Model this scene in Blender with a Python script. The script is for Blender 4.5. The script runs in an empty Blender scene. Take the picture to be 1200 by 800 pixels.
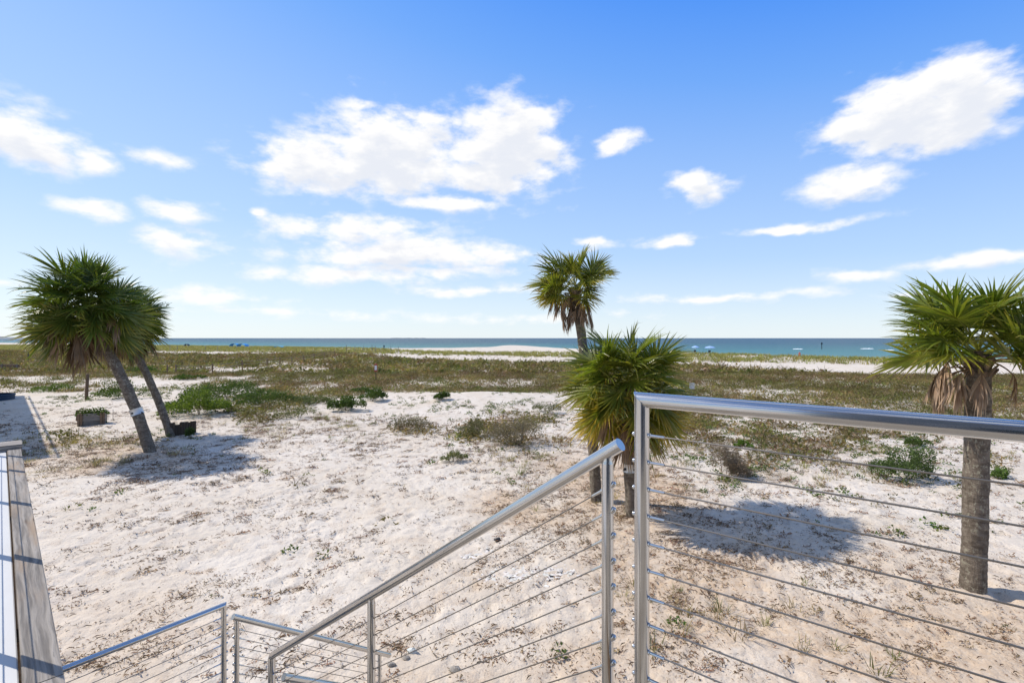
import bpy, math, random
import numpy as np
from mathutils import Vector, Matrix

# ------------------------------------------------------------------ camera, sky, sun, exposure
SC = bpy.context.scene
COL = SC.collection
R = math.radians
ZC = 4.3                 # eye height over the sand
FPX, CX, HY = 567.0, 600.0, 396.0   # focal length, principal column and horizon row of the 1200x800 photograph

cam_d = bpy.data.cameras.new('camera')
cam = bpy.data.objects.new('camera', cam_d)
COL.objects.link(cam)
cam.location = (0, 0, ZC)
cam.rotation_euler = (R(90), 0, 0)
cam_d.sensor_width = 36.0
cam_d.lens = 36.0 * FPX / 1200.0
cam_d.shift_y = -4.0 / 1200.0
cam_d.clip_start = 0.05
cam_d.clip_end = 60000
SC.camera = cam

SUN_EL = 47.5
SUN_DIR = Vector((-0.955, 0.295, 0)).normalized()        # horizontal direction towards the sun
SUN_AZ = math.atan2(SUN_DIR.x, SUN_DIR.y)              # clockwise from +Y
sd = bpy.data.lights.new('sun', 'SUN')
sd.energy = 4.4
sd.angle = R(0.53)
sd.color = (1.0, 0.93, 0.83)
sun = bpy.data.objects.new('sun', sd)
COL.objects.link(sun)
to_sun = Vector((SUN_DIR.x * math.cos(R(SUN_EL)), SUN_DIR.y * math.cos(R(SUN_EL)), math.sin(R(SUN_EL))))
sun.rotation_euler = to_sun.to_track_quat('Z', 'Y').to_euler()
sun.location = (-20, 5, 30)

SC.view_settings.view_transform = 'Standard'
SC.view_settings.look = 'None'
SC.view_settings.exposure = 0.1
SC.view_settings.gamma = 1.0
SC.view_settings.use_curve_mapping = False
SC.render.engine = 'CYCLES'
SC.cycles.use_denoising = True
SC.cycles.max_bounces = 6
SC.cycles.transparent_max_bounces = 8
SC.cycles.caustics_reflective = False
SC.cycles.caustics_refractive = False


class NT:
    """small helper for node trees"""
    def __init__(s, tree):
        s.t = tree; s.n = tree.nodes; s.l = tree.links
        s.n.clear()
    def node(s, typ, **kw):
        n = s.n.new(typ)
        for k, v in kw.items():
            setattr(n, k, v)
        return n
    def put(s, sock, v):
        if v is None: return
        if hasattr(v, 'is_output'):
            s.l.new(v, sock)
        else:
            sock.default_value = v
    def math(s, op, a, b=None, c=None, clamp=False):
        n = s.node('ShaderNodeMath', operation=op, use_clamp=clamp)
        for i, v in enumerate((a, b, c)):
            s.put(n.inputs[i], v)
        return n.outputs[0]
    def vec(s, op, a, b=None, c=None):
        n = s.node('ShaderNodeVectorMath', operation=op)
        s.put(n.inputs[0], a); s.put(n.inputs[1], b)
        if c is not None: s.put(n.inputs[2], c)
        return n.outputs['Value'] if op in ('LENGTH', 'DOT_PRODUCT', 'DISTANCE') else n.outputs[0]
    def smooth(s, v, a, b, lo=0.0, hi=1.0):
        n = s.node('ShaderNodeMapRange', interpolation_type='SMOOTHSTEP')
        s.put(n.inputs[0], v); s.put(n.inputs[1], a); s.put(n.inputs[2], b); s.put(n.inputs[3], lo); s.put(n.inputs[4], hi)
        return n.outputs[0]
    def mix(s, f, a, b, mode='MIX'):
        n = s.node('ShaderNodeMix', data_type='RGBA', blend_type=mode)
        s.put(n.inputs[0], f)
        for k, v in ((6, a), (7, b)):
            if isinstance(v, tuple) and len(v) == 3: v = v + (1,)
            s.put(n.inputs[k], v)
        return n.outputs[2]
    def noise(s, vec, scale, detail=4, rough=0.55, dist=0.0):
        n = s.node('ShaderNodeTexNoise')
        s.put(n.inputs['Vector'], vec)
        n.inputs['Scale'].default_value = scale
        n.inputs['Detail'].default_value = detail
        n.inputs['Roughness'].default_value = rough
        n.inputs['Distortion'].default_value = dist
        return n.outputs[0], n.outputs[1]
    def ramp(s, f, stops):
        n = s.node('ShaderNodeValToRGB')
        s.put(n.inputs[0], f)
        e = n.color_ramp.elements
        while len(e) > 1: e.remove(e[0])
        e[0].position = stops[0][0]; e[0].color = tuple(stops[0][1]) + (1,)
        for p, c in stops[1:]:
            x = e.new(p); x.color = tuple(c) + (1,)
        return n.outputs[0]


def build_world():
    w = bpy.data.worlds.new('World')
    SC.world = w
    w.use_nodes = True
    t = NT(w.node_tree)
    out = t.node('ShaderNodeOutputWorld')
    bg = t.node('ShaderNodeBackground')
    t.l.new(bg.outputs[0], out.inputs[0])
    sky = t.node('ShaderNodeTexSky')
    sky.sky_type = 'NISHITA'
    sky.sun_disc = False
    sky.sun_elevation = R(SUN_EL)
    sky.sun_rotation = SUN_AZ
    sky.altitude = 0
    sky.air_density = 1.0
    sky.dust_density = 0.3
    sky.ozone_density = 1.2
    STR = 0.15
    tc = t.node('ShaderNodeTexCoord')
    d = t.vec('NORMALIZE', tc.outputs['Generated'])
    sep = t.node('ShaderNodeSeparateXYZ'); t.l.new(d, sep.inputs[0])
    az = t.math('ARCTAN2', sep.outputs[0], sep.outputs[1])
    el = t.math('ARCSINE', sep.outputs[2])
    comb = t.node('ShaderNodeCombineXYZ')
    t.l.new(az, comb.inputs[0]); t.l.new(el, comb.inputs[1])
    # flattened direction for cloud noise: clouds are wider than tall
    nd = t.vec('MULTIPLY', d, (1.0, 1.0, 2.1))
    _, dc = t.noise(nd, 7.0, 3, 0.55)
    dist = t.vec('MULTIPLY', t.vec('SUBTRACT', dc, (0.5, 0.5, 0.5)), (0.10, 0.05, 0.0))
    p = t.vec('ADD', comb.outputs[0], dist)
    clouds = [  # column, row, half width, half height, weight
        (22, 160, 74, 38, 1), (110, 190, 40, 16, .9), (112, 248, 46, 14, .85), (208, 251, 32, 12, .85), (296, 248, 20, 7, .7),
        (215, 288, 66, 17, .55), (385, 195, 92, 34, 1.0), (455, 185, 95, 48, 1.15), (600, 178, 66, 54, 1.2), (500, 140, 52, 15, .8),
        (425, 128, 26, 6, .6), (525, 239, 70, 12, .9), (560, 205, 90, 20, .9), (400, 268, 110, 17, .75), (490, 299, 150, 16, 1.1),
        (395, 323, 120, 12, .7), (728, 166, 22, 14, .9), (824, 220, 36, 18, .95), (1080, 128, 122, 48, 1.25), (1125, 104, 90, 36, 1.1), (1105, 162, 70, 24, 1.0),
        (1028, 150, 76, 34, 1.1), (995, 217, 58, 17, .95), (935, 265, 74, 7, .85), (790, 278, 36, 9, .85), (695, 281, 32, 9, .8),
        (1150, 305, 85, 13, .8), (1005, 324, 46, 7, .6), (850, 350, 130, 6, .5), (550, 340, 95, 6, .5), (240, 346, 90, 9, .55),
        (15, 330, 50, 9, .55), (1080, 344, 60, 6, .45), (330, 365, 150, 7, .4), (500, 318, 130, 9, .6), (620, 372, 150, 6, .35), (160, 372, 120, 6, .4), (190, 190, 50, 8, .45)]
    def field(pp):
        f_ = None
        for (px, py, rx, ry, wt) in clouds:
            X = (px - CX) / FPX
            h = math.hypot(1, X)
            a0 = math.atan(X); e0 = math.atan((HY - py) / FPX / h)
            ia, ie = 1 / (rx / FPX / (h * h) * 1.25), 1 / (ry / FPX / h * 1.25)
            q = t.vec('MULTIPLY_ADD', pp, (ia, ie, 0), (-a0 * ia, -e0 * ie, 0))
            v = t.math('MULTIPLY_ADD', t.vec('LENGTH', q), -wt, wt)
            f_ = v if f_ is None else t.math('MAXIMUM', f_, v)
        return f_
    F = field(p)
    Fup = field(t.vec('ADD', p, (-0.012, 0.022, 0.0)))
    # unseen cumulus outside the view, thickened to whiten the ambient light
    gn, _ = t.noise(nd, 2.6, 4, 0.5)
    gen = t.math('MULTIPLY_ADD', gn, 4.0, -2.02)
    o1 = t.smooth(t.math('ABSOLUTE', az), 0.85, 1.05)
    o2 = t.smooth(el, 0.66, 0.85)
    o3 = t.smooth(el, 0.02, 0.12)
    ow = t.math('MULTIPLY', t.math('MAXIMUM', o1, o2), o3)
    gen = t.math('MULTIPLY_ADD', t.math('SUBTRACT', gen, -1.0), ow, -1.0)
    F = t.math('MAXIMUM', F, gen)
    n1, _ = t.noise(nd, 15.0, 9, 0.58)
    n2, _ = t.noise(t.vec('ADD', nd, (-0.012, 0.0, 0.04)), 15.0, 5, 0.58)
    n3, _ = t.noise(nd, 6.0, 4, 0.55)
    dens = t.math('ADD', F, t.math('MULTIPLY_ADD', n1, 2.0, -1.03))
    alpha = t.smooth(dens, -0.08, 0.62)
    thin = t.smooth(F, -0.15, 0.45, 0.45, 1.0)
    alpha = t.math('MULTIPLY', alpha, thin)
    # light on the clouds: tops and the side towards the sun white, undersides faintly blue-grey
    above = t.math('ADD', t.math('MAXIMUM', Fup, gen), t.math('MULTIPLY_ADD', n2, 2.2, -1.1))
    shade = t.smooth(above, 0.15, 1.05)
    ccol = t.mix(shade, (1.0, 0.985, 0.965), (0.77, 0.80, 0.87))
    # sky: the Nishita radiance at its strength, a little more saturated as in the photograph
    hsv = t.node('ShaderNodeHueSaturation')
    hsv.inputs['Saturation'].default_value = 1.06
    hsv.inputs['Value'].default_value = 1.0
    t.l.new(sky.outputs[0], hsv.inputs['Color'])
    skys = t.vec('MULTIPLY', hsv.outputs[0], (STR, STR, STR))
    # maritime haze: the clear blue pales evenly towards the horizon and a little towards the sun
    away = t.vec('DOT_PRODUCT', d, (-SUN_DIR.x, -SUN_DIR.y, 0.0))
    ele = t.math('MULTIPLY', t.math('MAXIMUM', el, 0.0), t.math('MULTIPLY_ADD', away, 0.38, 1.0))
    rmp = t.ramp(t.math('DIVIDE', ele, 1.5708), [(0.0, (.76, .86, .93)), (.022, (.70, .82, .93)), (.10, (.46, .66, .97)), (.21, (.30, .52, .97)), (.30, (.16, .40, .96)), (.38, (.075, .30, .95)), (.55, (.085, .24, .66)), (1.0, (.10, .215, .50))])
    skys = t.mix(.85, skys, rmp)
    colr = t.mix(alpha, skys, ccol)
    t.l.new(colr, bg.inputs['Color'])
    bg.inputs['Strength'].default_value = 1.0

build_world()

# ------------------------------------------------------------------ helpers
rng = np.random.default_rng(7)
random.seed(7)

def gpt(px, py, z=0.0):
    """point where the sight line of a photograph pixel meets the level z"""
    Z = (ZC - z) * FPX / (py - HY)
    return Vector(((px - CX) / FPX * Z, Z, z))

def at(px, py, Z):
    return Vector(((px - CX) / FPX * Z, Z, ZC - (py - HY) / FPX * Z))

def tag(o, label=None, cat=None, group=None, kind=None):
    if label: o['label'] = label
    if cat: o['category'] = cat
    if group: o['group'] = group
    if kind: o['kind'] = kind
    return o

def thing(name, loc, label, cat, group=None, rz=0.0):
    o = bpy.data.objects.new(name, None)
    o.empty_display_size = 0.3
    COL.objects.link(o)
    o.location = loc
    o.rotation_euler = (0, 0, rz)
    return tag(o, label, cat, group)

def link(name, me, parent=None, loc=None):
    o = bpy.data.objects.new(name, me)
    COL.objects.link(o)
    if parent is not None: o.parent = parent
    if loc is not None: o.location = loc
    return o

def mesh(name, V, F, mat=None, smooth=False, col=None):
    me = bpy.data.meshes.new(name)
    me.from_pydata([tuple(v) for v in V], [], [tuple(f) for f in F])
    if mat: me.materials.append(mat)
    if smooth:
        me.polygons.foreach_set('use_smooth', [True] * len(me.polygons))
    if col is not None: setcol(me, col)
    me.update()
    return me

def setcol(me, col):
    a = me.color_attributes.new('tint', 'FLOAT_COLOR', 'POINT')
    c = np.ones((len(me.vertices), 4), np.float32)
    c[:, :3] = col
    a.data.foreach_set('color', c.ravel())

def fast_mesh(name, V, T, mat=None, col=None, smooth=False):
    """V (n,3), T (m,3) or (m,4)"""
    V = np.asarray(V, np.float32); T = np.asarray(T, np.int32)
    k = T.shape[1]
    me = bpy.data.meshes.new(name)
    me.vertices.add(len(V)); me.vertices.foreach_set('co', V.ravel())
    me.loops.add(len(T) * k); me.loops.foreach_set('vertex_index', T.ravel())
    me.polygons.add(len(T))
    me.polygons.foreach_set('loop_start', np.arange(0, len(T) * k, k, dtype=np.int32))
    me.polygons.foreach_set('loop_total', np.full(len(T), k, np.int32))
    if smooth: me.polygons.foreach_set('use_smooth', np.ones(len(T), bool))
    me.update(calc_edges=True)
    if mat: me.materials.append(mat)
    if col is not None: setcol(me, col)
    return me

class MB:
    """collects shapes for one mesh"""
    def __init__(s): s.V = []; s.F = []; s.C = []
    def add(s, V, F, col=None):
        b = len(s.V)
        s.V += [tuple(v) for v in V]
        s.F += [tuple(i + b for i in f) for f in F]
        s.C += [tuple(col) if col is not None else (1, 1, 1)] * len(V)
    def tube(s, pts, rad, n=10, caps=True, cut0=None, cut1=None, col=None):
        pts = [Vector(p) for p in pts]
        m = len(pts)
        if not hasattr(rad, '__len__'): rad = [rad] * m
        V = []; F = []
        ref = None
        for i, p in enumerate(pts):
            d = (pts[min(i + 1, m - 1)] - pts[max(i - 1, 0)]).normalized()
            if ref is None:
                ref = d.cross(Vector((0, 0, 1)))
                if ref.length < 1e-3: ref = Vector((1, 0, 0))
            u = (ref - d * ref.dot(d)).normalized(); ref = u
            v = d.cross(u)
            for k in range(n):
                a = 2 * math.pi * k / n
                q = p + (u * math.cos(a) + v * math.sin(a)) * rad[i]
                cut = cut0 if i == 0 else cut1 if i == m - 1 else None
                if cut is not None:   # mitre: slide along the axis onto the cutting plane
                    nn = Vector(cut)
                    q = q + d * ((p - q).dot(nn) / d.dot(nn))
                V.append(q)
        for i in range(m - 1):
            for k in range(n):
                a, b = i * n + k, i * n + (k + 1) % n
                F.append((a, b, b + n, a + n))
        if caps:
            F.append(tuple(range(n - 1, -1, -1)))
            F.append(tuple(range((m - 1) * n, m * n)))
        s.add(V, F, col)
        return s
    def box(s, c, sz, M=None, col=None):
        x, y, z = [k / 2 for k in sz]
        V = [Vector((i * x, j * y, k * z)) for k in (-1, 1) for j in (-1, 1) for i in (-1, 1)]
        if M is not None: V = [M @ v for v in V]
        V = [v + Vector(c) for v in V]
        s.add(V, [(0, 2, 3, 1), (4, 5, 7, 6), (0, 1, 5, 4), (2, 6, 7, 3), (0, 4, 6, 2), (1, 3, 7, 5)], col)
        return s
    def build(s, name, mat, parent=None, smooth=False, world=True, vcol=False):
        V = s.V
        if parent is not None and world:
            L = parent.location
            V = [(v[0] - L.x, v[1] - L.y, v[2] - L.z) for v in V]
        me = mesh(name, V, s.F, mat, smooth, np.array(s.C, np.float32) if vcol else None)
        if smooth:
            try: me.set_sharp_from_angle(angle=R(40))
            except Exception: pass
        return link(name, me, parent)

def box_mesh(name, sz, mat, bev=0.004):
    """box with bevelled long edges, centred on its origin, long axis X"""
    x, y, z = [k / 2 for k in sz]
    b = min(bev, y * .4, z * .4)
    prof = [(-y + b, -z), (y - b, -z), (y, -z + b), (y, z - b), (y - b, z), (-y + b, z), (-y, z - b), (-y, -z + b)]
    V = [(-x, p, q) for p, q in prof] + [(x, p, q) for p, q in prof]
    F = [(i, (i + 1) % 8, (i + 1) % 8 + 8, i + 8) for i in range(8)] + [tuple(range(7, -1, -1)), tuple(range(8, 16))]
    return mesh(name, V, F, mat)

def plank(name, p0, p1, w, t, mat, parent, up=Vector((0, 0, 1)), me=None):
    """board from p0 to p1 (world, centre line), its own object with its length along local X"""
    p0, p1 = Vector(p0), Vector(p1)
    d = p1 - p0; L = d.length; d.normalize()
    s = up.cross(d).normalized(); u = d.cross(s)
    M = Matrix((d, s, u)).transposed()
    if me is None: me = box_mesh(name, (L, w, t), mat)
    o = link(name, me, parent)
    o.rotation_euler = M.to_euler()
    o.location = (p0 + p1) / 2 - (parent.location if parent else Vector())
    return o

# value noise ------------------------------------------------------
_perm = np.random.default_rng(3).random((256, 256)).astype(np.float32)
def vnoise(x, y):
    xi = np.floor(x).astype(np.int64); yi = np.floor(y).astype(np.int64)
    fx = x - xi; fy = y - yi
    fx = fx * fx * (3 - 2 * fx); fy = fy * fy * (3 - 2 * fy)
    a = _perm[xi & 255, yi & 255]; b = _perm[(xi + 1) & 255, yi & 255]
    c = _perm[xi & 255, (yi + 1) & 255]; d = _perm[(xi + 1) & 255, (yi + 1) & 255]
    return (a * (1 - fx) + b * fx) * (1 - fy) + (c * (1 - fx) + d * fx) * fy
def fbm(x, y, o=4, g=0.5):
    s = 0; a = 1; n = 0
    for i in range(o):
        s = s + a * vnoise(x * 2 ** i + 17.3 * i, y * 2 ** i + 5.1 * i); n += a; a *= g
    return s / n
def sst(x, a, b):
    t = np.clip((x - a) / (b - a), 0, 1)
    return t * t * (3 - 2 * t)

# ------------------------------------------------------------------ terrain shape
SEA = -1.8
_SX = [-1500, -400, -270, -150, -66, -25, -8, 0, 10, 20, 26, 61, 77, 108, 200, 400, 1500]
_SY = [900, 470, 385, 305, 258, 264, 292, 318, 306, 264, 247, 174, 150, 138, 126, 120, 110]
def shore(x): return np.interp(x, _SX, _SY)
_PD = [-400, -60, 0, 8, 45, 58, 72, 95, 110]
_PZ = [-9, -3.2, SEA, -1.15, -0.8, 0.05, 0.28, 0.05, 0.0]
def gz(x, y):
    x = np.asarray(x, float); y = np.asarray(y, float)
    d = shore(x) - y
    z = np.interp(d, _PD, _PZ)
    inland = sst(d, 40, 70)
    z = z + inland * ((fbm(x / 11, y / 11, 3) - .5) * .34 * sst(y, 14, 40) + (fbm(x / 2.3 + 40, y / 2.3, 3) - .5) * .10)
    z = z + .42 * np.exp(-(((x + 2.0) / 7.5) ** 2 + ((y - 33.5) / 4.2) ** 2))       # low sand rise before the scrub
    z = z + .16 * np.exp(-(((x + 16) / 5) ** 2 + ((y - 27) / 4) ** 2))
    z = z + 1.0 * np.exp(-(((x + 1) / 17) ** 2 + ((y - 292) / 20) ** 2))             # sand spit
    z = z + inland * (fbm(x / .55 + 9, y / .55, 3) - .5) * .055 * (1 - sst(y, 35, 60))
    return z
def gz1(x, y): return float(gz(np.array([x]), np.array([y]))[0])
def ground_at(px, py):
    """ground point under a photograph pixel (a few fixed-point steps over the terrain)"""
    p = gpt(px, py)
    for _ in range(6): p = gpt(px, py, gz1(p.x, p.y))
    return p

def uv_of(x, y):
    """photograph column and row of a spot of level ground, used to map where plants grow"""
    yy = np.maximum(y, .5)
    return CX + FPX * x / yy, HY + ZC * FPX / yy

def blob(u, v, cx, cy, rx, ry):
    return 1 - sst(np.hypot((u - cx) / rx, (v - cy) / ry), .55, 1.15)

def scrub_density(x, y):
    """0..1 cover of low grey-brown and olive dune scrub"""
    u, v = uv_of(x, y)
    n = fbm(x / 5, y / 5, 4); n2 = fbm(x / 1.6 + 31, y / 1.6, 3)
    top = np.interp(u, [-300, 0, 150, 250, 380, 420, 480, 560, 660, 800, 900, 1000, 1060, 1500], [411, 411.5, 413, 416, 413, 415, 421, 423.5, 425.5, 428, 432, 438, 439, 439])
    bot = np.interp(u, [-300, 0, 180, 300, 400, 450, 520, 600, 660, 800, 1000, 1500], [439, 440, 442, 441, 452, 457, 460, 462, 463, 474, 484, 486])
    f = sst(v, top - 1, top + 1.5) * (1 - sst(v, bot - 4, bot + 5))
    f = f * (0.55 + 0.6 * sst(n, .34, .5)) * (.6 + .4 * sst(n2, .34, .5))
    # thinning rows where sand shows through
    f = f * (1 - .75 * blob(u, v, 560, 449, 90, 7) * sst(n2, .4, .55)) * (1 - .7 * blob(u, v, 330, 449, 110, 6))
    f = f * (1 - .8 * blob(u, v, 300, 432, 110, 3.5) * sst(n2, .4, .5)) * (1 - .8 * blob(u, v, 900, 462, 80, 7) * sst(n2, .42, .52))
    # the sandy path along the rope fence
    vl = np.interp(u, [180, 250, 300, 340, 380, 410], [441, 436.5, 431.5, 427.5, 421.5, 416.5])
    f = f * (1 - .93 * np.exp(-((v - vl) / np.where(v > 430, 2.2, 1.4)) ** 2) * sst(u, 225, 260) * (1 - sst(u, 395, 425)))
    # scattered outliers on the open sand
    mid = .75 * blob(u, v, 600, 505, 75, 22) + .55 * blob(u, v, 500, 505, 50, 9) + .4 * blob(u, v, 640, 530, 40, 25)
    left = .85 * blob(u, v, 340, 455, 120, 18) + .75 * blob(u, v, 310, 482, 90, 16) * sst(n, .34, .5) + .4 * blob(u, v, 120, 516, 90, 9) + .7 * blob(u, v, 70, 450, 150, 15) * sst(n, .4, .52)
    right = (1.2 * blob(u, v, 990, 490, 300, 30) + .7 * blob(u, v, 900, 530, 140, 40) + .38 * blob(u, v, 1160, 560, 90, 45) + .25 * blob(u, v, 1040, 590, 160, 45)) * sst(n2, .44, .60)
    out = np.maximum(f, np.maximum(np.maximum(mid, left), right) * sst(n2, .38, .58))
    d = shore(x) - y
    return np.clip(out, 0, 1) * sst(d, 40, 60)

def grass_density(x, y):
    """0..1 cover of yellow-green sea oats on the foredune"""
    u, v = uv_of(x, y)
    n = fbm(x / 6 + 70, y / 6, 4)
    top = np.interp(u, [-300, 0, 200, 400, 480, 560, 660, 800, 900, 1060, 1500], [404, 404, 405.5, 407, 411, 412.5, 413.5, 415, 416.5, 419, 419])
    bot = np.interp(u, [-300, 0, 200, 400, 480, 560, 660, 800, 900, 1060, 1500], [411, 411, 411.5, 414, 415.2, 417, 418.5, 423, 425, 428, 429])
    f = sst(v, top - .6, top + .8) * (1 - sst(v, bot - 1.5, bot + 1.5)) * (.35 + .65 * sst(n, .38, .52))
    d = shore(x) - y
    return np.clip(f, 0, 1) * sst(d, 34, 60)

# ------------------------------------------------------------------ materials
def new_mat(name):
    m = bpy.data.materials.new(name); m.use_nodes = True
    t = NT(m.node_tree)
    out = t.node('ShaderNodeOutputMaterial')
    b = t.node('ShaderNodeBsdfPrincipled')
    t.l.new(b.outputs[0], out.inputs[0])
    return m, t, b, out

def bump(t, b, h, strength, dist):
    n = t.node('ShaderNodeBump')
    n.inputs['Strength'].default_value = strength
    n.inputs['Distance'].default_value = dist
    t.l.new(h, n.inputs['Height']); t.l.new(n.outputs[0], b.inputs['Normal'])

def mat_sand():
    m, t, b, o = new_mat('sand')
    tc = t.node('ShaderNodeTexCoord').outputs['Object']
    at_ = t.node('ShaderNodeAttribute', attribute_name='cover')
    sp = t.node('ShaderNodeSeparateColor'); t.l.new(at_.outputs['Color'], sp.inputs[0])
    cov, peat, wet = sp.outputs[0], sp.outputs[1], sp.outputs[2]
    n1, _ = t.noise(tc, 0.35, 4)
    n2, _ = t.noise(tc, 2.2, 5, .6)
    n3, _ = t.noise(tc, 9.0, 5, .65)
    n4, _ = t.noise(tc, 42.0, 3, .6)
    base = t.mix(t.smooth(n1, .35, .65), (.595, .52, .425), (.65, .585, .50))
    base = t.mix(t.smooth(n2, .5, .72, 0, .6), base, (.50, .395, .295))
    base = t.mix(t.math('MULTIPLY', peat, t.smooth(n3, .3, .6, .5, 1.0)), base, (.50, .37, .25))
    # specks of dry plant matter mixed into the sand
    speck = t.math('MULTIPLY', t.smooth(n4, .58, .66), t.smooth(n2, .42, .62, .10, .85))
    base = t.mix(speck, base, (.24, .17, .115))
    # leaf litter under the scrub
    lit = t.math('MULTIPLY', cov, t.smooth(t.math('MULTIPLY_ADD', n3, .6, t.math('MULTIPLY', n4, .4)), .38, .58))
    base = t.mix(t.math('MULTIPLY', lit, .92), base, (.20, .155, .09))
    base = t.mix(wet, base, (.33, .29, .24))
    t.l.new(base, b.inputs['Base Color'])
    b.inputs['Roughness'].default_value = .95
    b.inputs['Specular IOR Level'].default_value = .15
    h = t.math('ADD', t.math('MULTIPLY', n3, 1.0), t.math('MULTIPLY', n4, .3))
    n5, _ = t.noise(tc, 4.5, 3, .5)
    h = t.math('ADD', h, t.math('MULTIPLY', t.smooth(n5, .35, .6), .7))
    bump(t, b, h, .8, .018)
    return m

def mat_foliage(name, trans=.35, rough=.55, spec=.3):
    """colour from the mesh's tint times the object's own colour, leaves let some light through"""
    m, t, b, o = new_mat(name)
    a = t.node('ShaderNodeAttribute', attribute_name='tint')
    oi = t.node('ShaderNodeObjectInfo')
    tc = t.node('ShaderNodeTexCoord').outputs['Object']
    n, _ = t.noise(tc, 6.0, 3)
    c = t.mix(1.0, a.outputs['Color'], oi.outputs['Color'], 'MULTIPLY')
    v = t.node('ShaderNodeHueSaturation')
    t.l.new(c, v.inputs['Color'])
    t.l.new(t.math('MULTIPLY_ADD', n, .7, .65), v.inputs['Value'])
    t.l.new(v.outputs[0], b.inputs['Base Color'])
    b.inputs['Roughness'].default_value = rough
    b.inputs['Specular IOR Level'].default_value = spec
    if trans > 0:
        tr = t.node('ShaderNodeBsdfTranslucent')
        g = t.mix(1.0, v.outputs[0], (1.25, 1.3, .7), 'MULTIPLY')
        t.l.new(g, tr.inputs[0])
        mx = t.node('ShaderNodeMixShader'); mx.inputs[0].default_value = trans
        t.l.new(b.outputs[0], mx.inputs[1]); t.l.new(tr.outputs[0], mx.inputs[2])
        t.l.new(mx.outputs[0], o.inputs[0])
    return m

def mat_tint(name, rough=.8, spec=.25, amt=.5, scale=14.0):
    m, t, b, o = new_mat(name)
    a = t.node('ShaderNodeAttribute', attribute_name='tint')
    tc = t.node('ShaderNodeTexCoord').outputs['Object']
    n, _ = t.noise(tc, scale, 5, .65)
    v = t.node('ShaderNodeHueSaturation')
    t.l.new(a.outputs['Color'], v.inputs['Color'])
    t.l.new(t.math('MULTIPLY_ADD', n, 2 * amt, 1 - amt), v.inputs['Value'])
    t.l.new(v.outputs[0], b.inputs['Base Color'])
    b.inputs['Roughness'].default_value = rough
    b.inputs['Specular IOR Level'].default_value = spec
    bump(t, b, n, .4, .02)
    return m

def mat_plain(name, colr, rough=.6, amt=.25, scale=8.0, bmp=.2, spec=.4, metallic=0.0, stretch=(1, 1, 1), rand=.15):
    m, t, b, o = new_mat(name)
    tc = t.vec('MULTIPLY', t.node('ShaderNodeTexCoord').outputs['Object'], stretch)
    oi = t.node('ShaderNodeObjectInfo')
    n, _ = t.noise(t.vec('ADD', tc, t.vec('SCALE', (13.1, 7.7, 3.3), oi.outputs['Random'])) if False else tc, scale, 5, .6)
    v = t.node('ShaderNodeHueSaturation')
    v.inputs['Color'].default_value = tuple(colr) + (1,)
    f = t.math('MULTIPLY_ADD', n, 2 * amt, 1 - amt)
    f = t.math('MULTIPLY', f, t.math('MULTIPLY_ADD', oi.outputs['Random'], 2 * rand, 1 - rand))
    t.l.new(f, v.inputs['Value'])
    t.l.new(v.outputs[0], b.inputs['Base Color'])
    b.inputs['Roughness'].default_value = rough
    b.inputs['Specular IOR Level'].default_value = spec
    b.inputs['Metallic'].default_value = metallic
    if bmp: bump(t, b, n, bmp, .01)
    return m

def mat_steel():
    m, t, b, o = new_mat('brushed_steel')
    tc = t.node('ShaderNodeTexCoord').outputs['Object']
    n, _ = t.noise(tc, 60.0, 4, .7)
    n2, _ = t.noise(tc, 5.0, 3)
    t.l.new(t.mix(t.smooth(n2, .3, .7), (.52, .525, .53), (.60, .60, .595)), b.inputs['Base Color'])
    b.inputs['Metallic'].default_value = 1.0
    t.l.new(t.math('MULTIPLY_ADD', n2, .10, .13), b.inputs['Roughness'])
    return m

def mat_cable():
    m, t, b, o = new_mat('steel_cable')
    tc = t.node('ShaderNodeTexCoord').outputs['Object']
    n, _ = t.noise(tc, 3.0, 4)
    t.l.new(t.mix(t.smooth(n, .5, .75), (.20, .185, .17), (.26, .20, .14)), b.inputs['Base Color'])
    b.inputs['Metallic'].default_value = .7
    b.inputs['Roughness'].default_value = .42
    return m

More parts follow.
